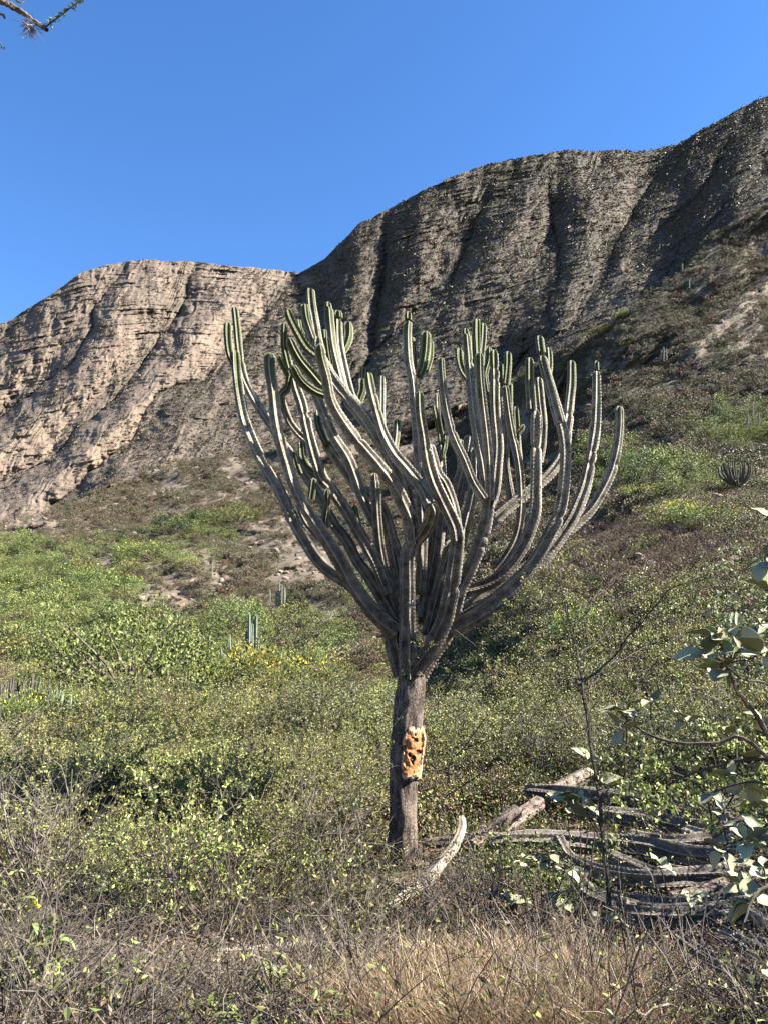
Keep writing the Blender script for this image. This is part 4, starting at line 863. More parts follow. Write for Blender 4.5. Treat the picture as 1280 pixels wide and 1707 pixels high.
def fill_shrubs(n, zone, kinds, seed, grp, ok=None, sz=(.7, 1.2), mind=16):
    rng = np.random.default_rng(seed); got = []; tries = 0; wts = np.array([k[2] for k in kinds], float); wts /= wts.sum()
    while len(got) < n and tries < n*80:
        tries += 1; x = rng.uniform(zone[0], zone[1]); y = rng.uniform(zone[2], zone[3])
        if ok and not ok(x, y): continue
        if any((x-a)**2 + ((y-b)*2)**2 < mind**2 for a, b in got): continue
        got.append((x, y)); k = kinds[rng.choice(len(kinds), p=wts)]; s = rng.uniform(*sz)*k[4]
        shrub(k[0], k[1][rng.integers(len(k[1]))], ground(x, y), s, rng.uniform(0, 6.28), own_label(s/(sum(sz)/2), k[3], x, y), grp, (rng.normal(0, .08), rng.normal(0, .08)))
fill_shrubs(70, (-60, 660, 1205, 1290), [('thorn_shrub', S_thorn, 3, 'tangled thorn shrub just below the yellow flowering bushes', 1.0), ('leafy_thorn_shrub', S_leafy, 5, 'olive leaved shrub just below the yellow flowering bushes', 1.0),
  ('pale_shrub', S_pale, 1.5, 'pale leaved shrub just below the yellow flowering bushes', 1.0), ('bare_thorn_shrub', S_bare, 1.8, 'bare twiggy shrub just below the yellow flowering bushes', 1.1), ('dark_shrub', S_dark, 2.2, 'dark leaved shrub just below the yellow flowering bushes', .9), ('green_shrub', S_green, 2, 'fresh green shrub just below the yellow flowering bushes', 1.0)], 50, 'shrubs below the yellow flowering bushes', lambda x, y: x > 140, (1.0, 1.55), 20)
fill_shrubs(14, (1340, 1620, 1340, 1600), [('thorn_shrub', S_thorn, 2, 'tangled thorn shrub beyond the broad leaves', 1.0), ('leafy_thorn_shrub', S_leafy, 2, 'olive leaved shrub beyond the broad leaves', 1.0)], 58, 'shrubs behind the fallen arms', None, (.5, .9), 40)
clear = lambda x, y: not (x < 125 and y < 1345) and not (250 < x < 460 and 1500 < y < 1640) and not (600 < x < 1340 and y > 1395) and not (640 < x < 800 and y > 1340) and not (560 < x < 720 and y > 1430)
fill_shrubs(72, (-200, 640, 1270, 1420), [('thorn_shrub', S_thorn, 3, 'tangled grey thorn shrub in the thicket left of the trunk', 1.0),
  ('leafy_thorn_shrub', S_leafy, 5, 'olive leaved thorn shrub in the thicket left of the trunk', 1.0), ('bare_thorn_shrub', S_bare, .9, 'pale leafless shrub in the thicket left of the trunk', 1.0),
  ('pale_shrub', S_pale, .8, 'pale round leaved shrub in the thicket left of the trunk', .9), ('green_shrub', S_green, 1.0, 'fresh green shrub in the thicket left of the trunk', .9), ('dark_shrub', S_dark, 1.3, 'dark leaved shrub in the thicket left of the trunk', .9)], 51, 'shrubs of the thicket left of the trunk', clear, (.6, 1.05), 26)
fill_shrubs(68, (690, 1580, 1235, 1335), [('thorn_shrub', S_thorn, 4, 'tangled thorn shrub behind the fallen arms', 1.0),
  ('leafy_thorn_shrub', S_leafy, 3, 'olive leaved thorn shrub behind the fallen arms', 1.0), ('pale_shrub', S_pale, 1.2, 'pale round leaved shrub behind the fallen arms', .9),
  ('bare_thorn_shrub', S_bare, 1.4, 'pale leafless shrub behind the fallen arms', 1.0)], 52, 'shrubs behind the fallen arms', None, (.6, 1.15), 26)
fill_shrubs(32, (-200, 600, 1425, 1530), [('thorn_shrub', S_thorn, 2, 'open thorn shrub rooted in the leaf litter at lower left', .8), ('bare_thorn_shrub', S_bare, 1.2, 'bare pale twig shrub rooted in the leaf litter at lower left', .75),
  ('brown_shrub', S_brown, 2.5, 'low brown twiggy shrub rooted in the leaf litter at lower left', .8), ('leafy_thorn_shrub', S_leafy, 2.5, 'small olive leaved shrub rooted in the leaf litter at lower left', .7)], 53, 'shrubs rooted in the litter at lower left', clear, (.5, .95), 42)
for nm, pr, x, y, s, rz, lb in [
  ('thorn_shrub', S_thorn[0], 372, 1572, .88, .4, 'open olive leaved thorn shrub standing centre left on bare red soil'),
  ('bare_thorn_shrub', S_bare[1], 75, 1530, .95, 2.0, 'pale forked leafless shrub left of the thorn shrub on red soil'),
  ('bare_thorn_shrub', S_bare[2], 520, 1490, .8, 1.0, 'white twigged bare shrub between the thorn shrub and the trunk'),
  ('leafy_thorn_shrub', S_leafy[1], 470, 1430, .8, 1.0, 'leafy thorn shrub beside the white twigged bare one'),
  ('brown_shrub', S_brown[0], 560, 1560, .6, 1.0, 'low grey brown twig shrub in the litter below the bleached arm'),
  ('brown_shrub', S_brown[1], 790, 1560, .7, 2.0, 'low dark twig shrub right of the bleached arm'),
  ('green_shrub', S_green[0], 900, 1530, .42, 2.0, 'small fresh green shrub in front of the fallen arms'),
  ('green_shrub', S_green[1], 850, 1490, .35, 1.0, 'smallest green shrub beside the left end of the fallen arms'),
  ('brown_shrub', S_brown[2], 1060, 1600, .35, .3, 'low brown twig shrub in the shade under the fallen arms'),
  ('brown_shrub', S_brown[0], 1120, 1690, .4, .9, 'low brown twig shrub near the lower right corner'),
  ('thorn_shrub', S_thorn[3], 610, 1330, .9, .9, 'thorn shrub close against the left side of the trunk'),
  ('brown_shrub', S_brown[1], 612, 1448, .6, .2, 'low brown twiggy shrub against the left foot of the trunk'),
  ('leafy_thorn_shrub', S_leafy[2], 580, 1440, .75, 1.2, 'small leafy shrub a step left of the trunk foot'),
  ('thorn_shrub', S_thorn[2], 745, 1372, .6, 2.2, 'small thorn shrub close behind the bleached arm tip'),
  ('brown_shrub', S_brown[2], 720, 1535, .55, 3.2, 'brown twiggy shrub over the lower end of the bleached arm'),
  ('pale_shrub', S_pale[1], 1100, 1345, .7, .9, 'pale leaved shrub rising among the fallen arms')]:
    shrub(nm, pr, ground(x, y), s, rz, lb, None)

# ------------------------------------------------------------------ litter, straw and pebbles (masses)
rng = np.random.default_rng(99)
def scr(n, zone, dens=None, rng=rng, near_bias=1.4):
    x = rng.uniform(zone[0], zone[1], n*3); y = zone[3] - (zone[3]-zone[2])*rng.uniform(0, 1, n*3)**near_bias
    k = np.ones(n*3, bool) if dens is None else rng.uniform(0, 1, n*3) < dens(x, y)
    x, y = x[k][:n], y[k][:n]; return ground(x, y), x, y
pile = lambda x, y: 1 - .93*np.clip(np.exp(-(((x-1070)/290)**4 + ((y-1495)/150)**4)) + np.exp(-(((x-700)/85)**4 + ((y-1460)/75)**4)) + np.exp(-(((x-1190)/150)**4 + ((y-1620)/85)**4)), 0, 1)
soilp = lambda x, y: 1 - .8*blobs(x, y, [(330,1590,130,60,1.),(1180,1600,80,60,.7),(250,1660,90,30,.8),(470,1540,70,40,.6)])
straw = [proto('tuft', tuft_shape(i, 60, .33, M_straw)) for i in range(5)]; straw_g = [proto('tuft', tuft_shape(20+i, 34, .30, M_straw_grey, .8)) for i in range(5)]
dd = lambda x, y: np.clip(np.exp(-(((x-850)/180)**2 + ((y-1740)/72)**2))*1.6, 0, 1)
P, x, y = scr(2600, (500, 1120, 1635, 1800), dd); scatter('straw_grass', P, rng.uniform(.5, 1.15, len(P)), rng, straw, 'pinkish straw coloured dry grass filling the bottom of the view', .2)
dd = lambda x, y: np.clip(.10 + .55*fbm(x/60, y/30, 0, 3, 3) + .5*np.exp(-(((x-520)/220)**2 + ((y-1600)/90)**2)) + .5*np.exp(-(((x-60)/150)**2 + ((y-1640)/100)**2)) - .7*blobs(x, y, [(330,1580,120,60,1.),(1180,1600,80,60,.7)]), 0.02, 1)
d0 = dd; dd = lambda x, y: d0(x, y)*pile(x, y)*soilp(x, y)
P, x, y = scr(640, (-260, 1580, 1340, 1800), dd); scatter('dry_grass', P, rng.uniform(.4, 1.1, len(P)), rng, straw_g, 'grey dry grass and thin stalks among the shrubs', .35)
lit = [proto('litter', litter_shape(i, 22, .5, [M_twig_pale, M_twig, M_twig_dark][i % 3], .0028)) for i in range(6)]
P, x, y = scr(640, (-260, 1580, 1330, 1800), lambda x, y: np.clip(.5+.7*fbm(x/70, y/40, 0, 3, 9), .08, 1)*pile(x, y)*soilp(x, y)); scatter('dead_twigs', P, rng.uniform(.5, 1.3, len(P)), rng, lit, 'dead grey twigs littering the ground', .25)
def scatterleaf(seed, mat, n=90, s=.019, w=.6, r=.35, h=.012):
    rng = np.random.default_rng(seed); mb = MB(); C = rng.normal(0, r*.5, (n, 3)); C[:, 2] = np.abs(rng.normal(0, h, n)) + .005; V, F = leaves(C, rng.normal(0, 1, (n, 3))*[1, 1, .35], rng.uniform(.5, 1.2, n)*s, w, rng); mb.add(V, F); return mb.mesh('leaf_litter', mat)
P, x, y = scr(5500, (-260, 1580, 1300, 1800)); scatter('leaf_litter', P, rng.uniform(.6, 1.4, len(P)), rng, [proto('leaf_litter', scatterleaf(i, [M_leaf_dry, M_leaf_dry, M_leaf_dry, M_straw_grey][i % 4])) for i in range(5)], 'dry fallen leaves scattered on the brown soil', .1)
def herb(seed, mat, n=100, h=.24, s=.028): 
    rng = np.random.default_rng(seed); mb = MB(); C = rng.normal(0, .16, (n, 3)); C[:, 2] = rng.uniform(.02, h, n); V, F = leaves(C, rng.normal(0, 1, (n, 3)) + (0, 0, .4), rng.uniform(.6, 1.3, n)*s, .5, rng); mb.add(V, F, 0)
    for k in range(12): V, F = tube(np.array([(0, 0, -.02), C[k]*.5, C[k]]), .002, 3); mb.add(V, F, 1)
    return mb.mesh('herb', [mat, M_twig])
hp = [proto('herb', herb(i, [M_leaf_near, M_leaf_olive, M_leaf_green, M_leaf_dry][i % 4])) for i in range(6)]
P, x, y = scr(1950, (-260, 1580, 1290, 1800), lambda x, y: np.clip(1.2 - (y-1360)/150.0 + .6*fbm(x/50, y/30, 0, 3, 13), .03, 1)*(1-.8*np.exp(-(((x-850)/220)**2 + ((y-1690)/60)**2)))*pile(x, y)*soilp(x, y))
scatter('ground_herbs', P, rng.uniform(.6, 1.6, len(P)), rng, hp, 'small leafy herbs covering the ground under the shrubs', .2)
# thicket undergrowth between the near shrubs and the far hillside
ug = [proto('bush', crown_shape(600+i, 1.0, .62, 18, 560, (.06, .11), .5, ml=[M_leaf_near, M_scrub_green, M_leaf_dry, M_leaf_near, M_scrub][i % 5], csz=.36)) for i in range(8)]
def wu(X, Y_, d): return d**-1.2*np.clip(1.0 + .9*fbm(X/40, Y_/24, 0, 3, 37) - 1.1*blobs(X, Y_, BARE), .05, 3)*((d > 9.5) & (d < 52))
P, X_, Y_ = spread_on(G, PX, PY, 9200, rng, wu)
scatter('undergrowth', P, rng.uniform(.3, 1.05, len(P))*np.interp(P[:, 1], [9, 45], [.65, 1.15]), rng, ug, 'low tangled undergrowth between the shrubs of the slope', .2)
bk = [proto('tuft', tuft_shape(60+i, 60, .5, M_bank, .9, .02)) for i in range(4)] + [proto('bush', crown_shape(640+i, .6, .4, 10, 260, (.05, .11), .3, ml=M_leaf_dry, csz=.4)) for i in range(3)]
P, X_, Y_ = spread_on(G, PX, PY, 1700, rng, lambda X, Y_, d: d**-1.2*blobs(X, Y_, [(1110,925,150,60,1.)])*(d > 12)*(d < 60))
scatter('bank_dry_growth', P, rng.uniform(.5, 1.3, len(P)), rng, bk, 'reddish brown dried grass and brush on the steep bank at right', .35)
def stone_mesh(seed, mat, k=1.0):
    import bmesh
    rng = np.random.default_rng(seed); bm = bmesh.new(); bmesh.ops.create_icosphere(bm, subdivisions=2, radius=1.0); sx = rng.uniform(.6, 1.3, 3); off = rng.uniform(0, 50)
    for v in bm.verts:
        q = np.array(v.co); r = 1 + .28*float(fbm(q[0]*1.3+off, q[1]*1.3, q[2]*1.3, 3, 5)); v.co = Vector(q*r*sx*[1, 1, .7])
    me = bpy.data.meshes.new('stone'); bm.to_mesh(me); bm.free(); me.materials.append(mat); return me
M_stone = barkmat('stone', (0.0875, 0.0655, 0.0519), (0.185, 0.148, 0.115), 7, .02); M_stone_red = barkmat('red_stone', (0.075, 0.050, 0.038), (0.155, 0.108, 0.082), 7, .02)
P, x, y = scr(1150, (-260, 1580, 1340, 1800)); scatter('pebbles', P, rng.uniform(.008, .035, len(P)), rng, [proto('stone', stone_mesh(i, [M_stone, M_stone_red][i % 2])) for i in range(4)], 'pebbles and small stones on the soil', .4)
P, X_, Y_ = spread_on(G, PX, PY, 800, rng, lambda X, Y_, d: d**-1.5*(.08+blobs(X, Y_, BARE))*(d > 14)); scatter('hillside_stones', P, rng.uniform(.12, .5, len(P))*np.interp(P[:, 1], [14, 200], [.5, 2.2]), rng, [proto('stone', stone_mesh(10+i, [M_stone, M_stone_red][i % 2])) for i in range(4)], 'pale stones lying on the bare patches of the slopes', .4)
for i, (x, y, r, m, lb) in enumerate([(265,1672,20,M_stone_red,'reddish brown stone on the ground at the bottom left'),(428,1598,13,M_stone_red,'dark red stone under the pale stick like arm'),(808,1338,6,M_stone,'small pinkish stone behind the bleached arm'),
    (238,1680,11,M_stone,'small dark stone left of the reddish one'),(1020,1486,9,M_stone,'pale stone chip under the sagging arm'),(1215,1352,12,M_stone,'grey stone by the shrub leaves at right'),(700,1440,14,M_stone,'grey stone tucked against the foot of the trunk')]):
    p = ground(x, y+r*.5); k = r*p[1]/1280; tag(link('stone', stone_mesh(60+i, m), None, (p[0], p[1], p[2]+k*.3), (0, 0, i), k), lb, 'stone')

# ------------------------------------------------------------------ acacia sapling in front of the right bank
def twiggy(paths, rng, tw=3.2, L=(.10, .32), r0=.0035):
    out, tips = [], []
    for P, R in paths:
        Q, s = resample(np.column_stack([P, R]), .05); out.append((Q[:, :3] + rng.normal(0, .004, (len(Q), 3)), Q[:, 3], 2))
        for k in range(int(s[-1]*tw*4)):
            i = rng.integers(int(len(Q)*.12), len(Q)-1); d = Q[i+1, :3]-Q[i, :3]; d /= np.linalg.norm(d)+1e-9; d = d*.7 + rng.normal(0, .6, 3); d /= np.linalg.norm(d)
            grow(rng, Q[i, :3], d, rng.uniform(*L), min(r0, Q[i, 3]*.6), 1, out, tips, .8, .02, .28, 4, (1, 3), .6)
    return out, tips
def pxpath(txt, Y, r):
    q = np.array([tuple(map(float, t.split(','))) for t in txt.split()]); n = len(q); yy = np.interp(np.linspace(0, 1, n), np.linspace(0, 1, len(Y)), Y); rr = np.interp(np.linspace(0, 1, n), [0, 1], r)
    return at(q[:, 0], q[:, 1], yy), rr
def leafed(name, paths, seed, label, cat, mt, ml, nl, ls=(.008, .018), wid=.5, clump=1, **kw):
    rng = np.random.default_rng(seed); out, tips = twiggy(paths, rng, **kw); base = paths[0][0][0]; B = Vector(base)
    root = tag(link(name, None, None, tuple(base)), label, cat)
    st = [(P-base, R, l) for P, R, l in out]; link('stems', twig_mesh('stems', st, mt), root)
    if nl:
        T = [p-base for p in tips]; C = []
        for _ in range(nl):
            t = T[rng.integers(len(T))]; i = rng.integers(0, len(t)); C.append(t[i] + rng.normal(0, .006, 3))
        C = np.repeat(np.array(C), clump, 0) + rng.normal(0, .008, (nl*clump, 3)); mb = MB(); V, F = leaves(C, rng.normal(0, 1, C.shape), rng.uniform(ls[0], ls[1], len(C)), wid, rng); mb.add(V, F); link('foliage', mb.mesh('foliage', ml), root)
    return root
leafed('acacia_sapling', [pxpath('1020,1574 1012,1455 1003,1392 1000,1329 988,1262 977,1191 970,1135 961,1087 947,1028 936,984 932,950', (5.2, 5.3, 5.5), (.017, .005)),
   pxpath('961,1090 980,1080 998,1070 1019,1046', (5.4, 5.7), (.006, .002)), pxpath('949,1043 974,1025 989,995 1010,984 1037,954', (5.45, 5.9), (.006, .002)),
   pxpath('971,1140 1019,1099 1045,1064 1078,1028 1102,998 1120,981 1182,957', (5.4, 5.2, 4.9), (.008, .002)), pxpath('974,1156 1013,1117 1060,1088 1093,1070 1140,1045', (5.4, 5.7, 6.0), (.006, .002)),
   pxpath('970,1135 940,1150 915,1138 880,1150 850,1140', (5.4, 5.2), (.005, .002)), pxpath('945,1020 915,1000 900,975 885,960', (5.5, 5.9), (.004, .0015)), pxpath('961,1087 930,1075 905,1085 870,1070', (5.4, 5.0), (.004, .0015))],
   71, 'thin dark acacia sapling with tiny leaves standing right of the big cactus', 'sapling', M_twig_dark, M_leaf_near, 2600, (.012, .026), .5, 2, tw=4.2, L=(.12, .42))
leafed('acacia_sapling', [pxpath('1040,1330 1045,1230 1048,1171 1066,1141 1090,1108 1114,1076 1143,1055', (6.2, 6.3, 6.4), (.010, .003)), pxpath('1046,1200 1030,1150 1020,1110', (6.3, 6.6), (.005, .002))],
   72, 'slimmer acacia sapling leaning right behind the first dark one', 'sapling', M_twig_dark, M_leaf_near, 1300, (.014, .028), .5, 2, tw=4.0, L=(.12, .45))
leafed('wispy_shrub', [pxpath('760,1260 800,1210 840,1150 860,1130', (6.6, 6.4), (.006, .002)), pxpath('775,1250 830,1220 880,1170', (6.6, 6.2), (.005, .002)), pxpath('740,1330 800,1290 850,1245 905,1170', (6.8, 6.3), (.006, .002)), pxpath('757,1050 790,1075 815,1095 835,1115', (7.2, 7.0), (.004, .0015))],
   73, 'wispy thorny shrub with dark arching twigs right of the scarred trunk', 'shrub', M_twig_dark, M_leaf_near, 1300, (.016, .03), .5, 2, tw=3.6, L=(.12, .5))
leafed('tangled_shrub', [pxpath('1190,1400 1180,1340 1150,1300 1100,1290 1040,1310', (5.0, 4.8), (.007, .002)), pxpath('1188,1390 1220,1330 1260,1290 1320,1270', (5.0, 4.8), (.007, .002)), pxpath('1185,1370 1195,1300 1180,1240 1150,1190', (5.0, 5.1), (.006, .002)), pxpath('1190,1395 1230,1370 1290,1360', (5.0, 4.7), (.006, .002))],
   78, 'dark tangled twiggy shrub with small leaves between broad leaves and fallen arms', 'shrub', M_twig_dark, M_leaf_near, 2200, (.02, .04), .7, 1, tw=4.0, L=(.12, .45))
leafed('tangled_shrub', [pxpath('1250,1150 1240,1090 1200,1040 1150,1000', (7.5, 7.8), (.008, .003)), pxpath('1248,1140 1290,1050 1330,1000', (7.5, 7.6), (.008, .003)), pxpath('1245,1110 1220,1020 1230,960', (7.5, 7.9), (.006, .002))],
   79, 'twiggy small leaved shrub on the bank behind the broad leaves', 'shrub', M_twig, M_leaf_pale, 1500, (.03, .055), .8, 1, tw=3.0, L=(.2, .6))
leafed('white_twig_shrub', [pxpath('604,1510 600,1440 603,1390 598,1350 612,1300 640,1235 680,1180', (7.2, 7.1, 7.2), (.010, .003)), pxpath('600,1392 585,1330 575,1290 562,1250', (7.1, 7.0), (.007, .002)), pxpath('612,1300 590,1260 598,1220', (7.1, 7.2), (.004, .002))],
   74, 'white barked twig shrub leaning beside the left foot of the trunk', 'shrub', M_twig_pale, M_leaf_pale, 160, (.02, .04), .7, 1, tw=1.5)
leafed('pale_twig_shrub', [pxpath('75,1545 72,1480 62,1430 58,1390 45,1350', (5.6, 5.6), (.010, .004)), pxpath('76,1500 90,1440 110,1400 140,1370', (5.6, 5.5), (.007, .003)), pxpath('62,1430 40,1400 25,1370', (5.6, 5.7), (.005, .002))],
   75, 'pale forked shrub with bare stems above the limp leaves at left', 'shrub', M_twig_pale, M_leaf_olive, 200, (.015, .03), .6, 1, tw=2.0)
leafed('dark_twig_shrub', [pxpath('190,1440 185,1370 182,1300 178,1240', (9, 9.2), (.012, .004)), pxpath('184,1340 150,1290 120,1262', (9.1, 9.3), (.008, .003)), pxpath('184,1330 230,1290 262,1272', (9.1, 8.8), (.008, .003))],
   76, 'dark bare twigged shrub in the left thicket', 'shrub', M_twig_dark, M_leaf_olive, 300, (.02, .035), .6, 1, tw=1.8)

# ------------------------------------------------------------------ broad grey-green leaves close to the camera, each leaf a part
def big_leaf(seed, mat):
    rng = np.random.default_rng(seed); nu, nv = 9, 5; t = np.linspace(0, 1, nu); s = np.linspace(-1, 1, nv); mb = MB(); T, Sx = np.meshgrid(t, s, indexing='ij')
    w = .36*np.sin(np.clip(t, 0, 1)**.72*PI)**.62*(1+.05*rng.normal(0, 1, nu)); w[0] = .02; w[-1] = .06; curl = rng.uniform(.05, .45); fold = rng.uniform(.04, .22)
    X = w[:, None]*Sx; Z = -curl*T**2 + fold*np.abs(Sx)**1.3*w[:, None]*2.2 + .03*np.sin(T*9+rng.uniform(0, 6))*Sx; Yl = T*(1-.1*curl) + .16
    V = np.stack([X, Yl, Z], -1).reshape(-1, 3); F = grid_faces(nu, nv, False); mb.add(V, F); mb.add(V - [0, 0, .012], F[:, ::-1])
    Vt, Ft = tube(np.array([(0, 0, 0), (0, .09, .01), (0, .19, 0)]), .014, 4); mb.add(Vt, Ft); return mb.mesh('leaf', mat, True)
BIG = [big_leaf(i, M_broad) for i in range(10)]
def broad_shrub(name, label, clusters, paths, seed, mt, cat='shrub', meshes=BIG):
    rng = np.random.default_rng(seed); base = paths[0][0][0]; root = tag(link(name, None, None, tuple(base)), label, cat); mb = MB()
    ends = []
    for P, R in paths:
        Q, s = resample(np.column_stack([P-base, R]), .03); V, F = tube(Q[:, :3] + rng.normal(0, .0015, (len(Q), 3)), Q[:, 3], 5); mb.add(V, F); ends.append(Q[:, :3])
    allp = np.concatenate(ends)
    for (px, py, Y, lp, n) in clusters:
        c = at(px, py, Y) - base; j = allp[np.argmin(np.linalg.norm(allp-c, axis=1))]; ax = c-j
        if np.linalg.norm(ax) > .01:
            m = (c+j)/2 + rng.normal(0, .01, 3) + [0, 0, -.01]; V, F = tube(np.array([j, m, c]), [.0035, .003, .0025], 4); mb.add(V, F)
        ax = ax/(np.linalg.norm(ax)+1e-6) + [0, -.15, .8]; ax /= np.linalg.norm(ax); q = Vector(ax).to_track_quat('Z', 'Y')
        for k in range(n+1):
            a = k*2.4 + rng.uniform(-.4, .4); el = rng.uniform(-.35, 1.0); d = q @ Vector((math.cos(a)*math.cos(el), math.sin(a)*math.cos(el), math.sin(el)))
            L = lp*Y/1280*rng.uniform(.45, 1.0); z = Vector((0, 0, 1)) if abs(d.z) < .9 else Vector((0, -1, 0)); z = z + Vector(rng.normal(0, .45, 3)); x = d.cross(z).normalized(); z = x.cross(d)
            M = Matrix((x, d, z)).transposed().to_4x4(); o = link('leaf', meshes[rng.integers(len(meshes))], root); o.matrix_local = Matrix.Translation(Vector(c - ax*rng.uniform(0, .03))) @ M @ Matrix.Scale(L, 4)
    link('stems', mb.mesh('stems', mt), root); return root
broad_shrub('broad_leaved_shrub', 'large shrub with broad grey green leaves reaching in from the right edge',
 [(1195,1062,2.7,44,6),(1168,1082,2.7,48,4),(1200,1112,2.6,52,5),(1240,1078,2.6,44,8),(1275,1088,2.5,56,6),(1228,1045,2.8,38,5),(1262,1040,2.7,42,5),(1268,930,2.6,50,5),(1276,985,2.6,58,3),(1282,858,2.7,44,4),
  (1028,1182,2.9,50,6),(1033,1215,2.8,46,2),(1083,1165,2.9,36,5),(1142,1200,3.0,28,5),(1240,1312,3,36,5),(1185,1325,3,34,4),(1215,1290,3,28,5),(1268,1262,3,34,5),(1150,1282,3.2,26,4),
  (1195,1415,3,36,5),(1245,1400,2.9,38,6),(1272,1445,2.8,40,6),(1225,1470,2.9,38,5),(1250,1500,2.8,42,6),(1272,1340,3,32,5),(1205,1370,3,30,4),(1270,1390,2.9,36,5),(1275,1610,2.8,34,3),(1270,1200,2.9,34,5),(1225,1215,3.1,26,4)],
 [pxpath('1420,1500 1340,1350 1290,1250 1256,1186 1227,1150 1209,1105', (2.9, 2.8, 2.7), (.012, .005)), pxpath('1300,1280 1236,1230 1197,1239 1138,1239 1093,1230 1057,1212 1036,1190', (2.85, 2.9), (.008, .003)),
  pxpath('1330,1290 1280,1266 1227,1269 1185,1281 1152,1290 1110,1310', (2.9, 3.2), (.008, .004)), pxpath('1320,1200 1280,1141 1242,1135 1212,1111', (2.75, 2.7), (.006, .003)), pxpath('1340,1360 1290,1370 1250,1395 1200,1412', (2.9, 3.0), (.007, .003)),
  pxpath('1370,1480 1300,1470 1260,1490 1240,1540', (2.9, 2.7), (.007, .003)), pxpath('1340,1330 1290,1310 1240,1305 1185,1322', (2.9, 3.0), (.006, .003)), pxpath('1350,1250 1310,1080 1290,980 1275,930', (2.8, 2.6), (.007, .003)), pxpath('1310,1080 1300,950 1285,862', (2.7, 2.7), (.005, .003)),
  pxpath('1400,1560 1330,1600 1285,1620 1262,1650', (2.9, 2.8), (.006, .003)), pxpath('1093,1230 1086,1200 1083,1170', (2.9, 2.9), (.003, .002))], 81, M_twig_dark)
def gbase(x, y, dy=0): q = ground(x, y); return q
def seedling(px, py, tops, lp, label, seed):
    g = ground(px, py); Y = float(g[1]); paths = []
    for tx, ty in tops: paths.append(pxpath(f'{px},{py+4} {(px+tx)/2 + (tx-px)*.1},{(py+ty)/2} {tx},{ty}', (Y, Y-.05), (.006, .003)))
    return broad_shrub('broad_leaved_seedling', label, [(tx, ty, Y-.05, lp, 5) for tx, ty in tops], paths, seed, M_twig, 'seedling')
seedling(965, 1560, [(985,1268),(945,1342),(968,1330),(1000,1300)], 34, 'tall thin seedling with drooping grey leaves in front of the slanting log', 82)
seedling(905, 1545, [(870,1432),(900,1440),(918,1418),(942,1448),(935,1500)], 26, 'pale leaved seedling before the left end of the sagging arm', 83)
seedling(835, 1560, [(828,1490),(856,1500),(842,1515)], 24, 'small pale leaved seedling in the shade left of the pile', 84)
seedling(1010, 1610, [(1000,1528),(1036,1532),(992,1588),(950,1592),(965,1560)], 26, 'pale leaved seedling at the foot of the acacia stem', 85)
seedling(1150, 1560, [(1150,1488),(1098,1440)], 26, 'single stemmed seedling in front of the sagging arm', 86)
# limp pale-green leaves hanging at the lower left
def limp_leaf(seed):
    rng = np.random.default_rng(seed); nu = 7; t = np.linspace(0, 1, nu); w = .13*np.sin(t**.8*PI)**.8 + .004; c = rng.uniform(.7, 1.3); a = t*c; y = np.concatenate([[0], np.cumsum(np.cos(a[:-1])/6)]); z = -np.concatenate([[0], np.cumsum(np.sin(a[:-1])/6)])
    V = np.concatenate([np.stack([-w, y, z + w*.4], 1), np.stack([0*w, y, z], 1), np.stack([w, y, z + w*.4], 1)]); F = np.array([[i, i+1, i+nu+1, i+nu] for i in range(nu-1)] + [[i+nu, i+nu+1, i+2*nu+1, i+2*nu] for i in range(nu-1)]); mb = MB(); mb.add(V, F); return mb.mesh('leaf', M_limp, True)
LIMP = [limp_leaf(i) for i in range(6)]
def limp_plant(base, shoots, lp, label, seed, flower=None):
    rng = np.random.default_rng(seed); g = ground(*base); Y = float(g[1]); root = tag(link('limp_leaved_plant', None, None, tuple(g)), label, 'plant'); mb = MB()
    for sx, sy in shoots:
        P, R = pxpath(f'{base[0]},{base[1]} {(base[0]*.6+sx*.4)},{(base[1]+sy)/2} {sx},{sy}', (Y, Y-.08), (.005, .002)); Q, s = resample(np.column_stack([P-g, R]), .03); V, F = tube(Q[:, :3], Q[:, 3], 4); mb.add(V, F)
        for k in range(15):
            i = len(Q)-1-int(k*len(Q)*.05); a = rng.uniform(0, 6.28); d = Vector((math.cos(a), math.sin(a), rng.uniform(-.5, .3))).normalized(); x = d.cross(Vector((0, 0, 1))).normalized(); z = x.cross(d)
            o = link('leaf', LIMP[rng.integers(6)], root); o.matrix_local = Matrix.Translation(Vector(Q[max(i, 0), :3])) @ Matrix((x, d, z)).transposed().to_4x4() @ Matrix.Scale(lp*Y/1280*rng.uniform(.8, 1.4), 4)
    if flower:
        V, F = leaves(np.repeat((at(*flower, Y-.08)-g)[None], 9, 0), rng.normal(0, 1, (9, 3)), .03, .7, rng); m2 = MB(); m2.add(V, F); link('flower', m2.mesh('flower', M_yellow), root)
    link('stems', mb.mesh('stems', M_twig), root)
limp_plant((85, 1700), [(62,1500),(55,1540),(92,1530),(100,1565),(78,1575)], 30, 'tall limp pale green plant with one orange flower at lower left', 1, (62, 1507))
limp_plant((20, 1690), [(10,1590),(32,1585),(42,1610),(15,1630)], 28, 'limp pale green plant at the bottom left corner', 2)
limp_plant((120, 1700), [(118,1600),(128,1640),(110,1655)], 24, 'limp narrow leaved plant right of the orange flowered one', 3)
limp_plant((175, 1660), [(180,1605),(172,1615)], 22, 'small limp plant on the litter left of the reddish stone', 4)
limp_plant((350, 1735), [(318,1668),(340,1665),(372,1672),(388,1660)], 26, 'limp green plant at the bottom beside the reddish stone', 5)
limp_plant((450, 1700), [(452,1590),(440,1600),(468,1620)], 24, 'limp pale plant in front of the pale stick like arm', 6)
limp_plant((540, 1760), [(500,1670),(530,1660),(560,1655),(545,1690)], 26, 'limp green plant at the bottom left of the straw grass', 7)
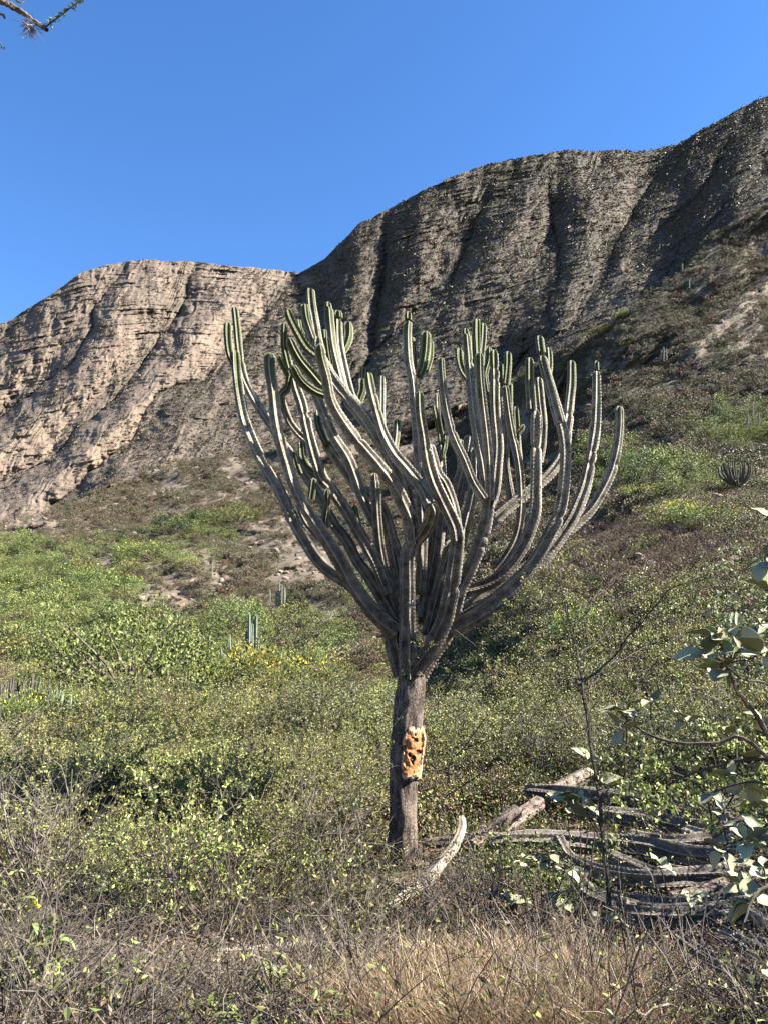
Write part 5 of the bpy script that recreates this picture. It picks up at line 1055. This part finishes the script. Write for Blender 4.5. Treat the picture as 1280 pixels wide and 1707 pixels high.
limp_plant((410, 1790), [(395,1700),(430,1695),(380,1690)], 26, 'limp green plant cut by the bottom edge', 8)

# ------------------------------------------------------------------ branch end hanging into the top left corner
rng = np.random.default_rng(12)
tb = at(-60, -40, 2.3); root = tag(link('tree_branch', None, None, tuple(tb)), 'rough broken branch end with a leafy twig in the top left corner', 'branch'); mb = MB()
for pt, Y, r in (('-60,-40 -10,-8 18,8 45,25 78,50', (2.3, 2.3), (.014, .006)), ('-40,-10 5,2 22,14 34,22', (2.28, 2.3), (.010, .004)), ('10,-20 34,4 46,-14', (2.3, 2.32), (.004, .003)), ('-40,20 0,22 8,30', (2.3, 2.3), (.006, .003))):
    P, R = pxpath(pt, Y, r); Q, s = resample(np.column_stack([P-tb, R]), .006); V, F = tube(Q[:, :3] + rng.normal(0, .0012, (len(Q), 3)), Q[:, 3]*(1+.3*rng.normal(0, 1, len(Q)).clip(-1, 1)), 7); mb.add(V, F)
link('wood', mb.mesh('wood', M_twig), root); mb = MB()
P, R = pxpath('76,44 90,33 104,23 120,10 137,-3 150,-15', (2.3, 2.25), (.003, .0015)); Q, s = resample(np.column_stack([P-tb, R]), .004); V, F = tube(Q[:, :3], Q[:, 3], 5); mb.add(V, F); link('twig', mb.mesh('twig', M_twig), root)
mb = MB(); i = rng.integers(2, len(Q), 60); V, F = leaves(Q[i, :3], rng.normal(0, 1, (60, 3)) + (-.5, 0, .5), rng.uniform(.012, .026, 60), .35, rng); mb.add(V, F)
V, F = leaves(at(0, 74, 2.3)-tb + rng.normal(0, .006, (8, 3)), rng.normal(0, 1, (8, 3)), .015, .4, rng); mb.add(V, F); tag(link('leaflets', mb.mesh('leaflets', M_leaf_green), root), kind='stuff')
nb = at(50, 42, 2.3); mb = MB()
for k in range(70):
    d = rng.normal(0, 1, 3)*[.8, .8, 1] + [0, 0, -.8]; d /= np.linalg.norm(d); p0 = rng.normal(0, .010, 3); L = rng.uniform(.02, .055); V, F = tube(np.array([p0, p0 + d*L*.5 + rng.normal(0, .005, 3), p0 + d*L + rng.normal(0, .006, 3)]), [.0012, .001, .0006], 3); mb.add(V, F)
tag(link('dry_epiphyte', mb.mesh('dry_epiphyte', M_straw_grey), None, tuple(nb)), 'ragged dry tuft hanging under the broken branch at top left', 'epiphyte')
#NEXT3
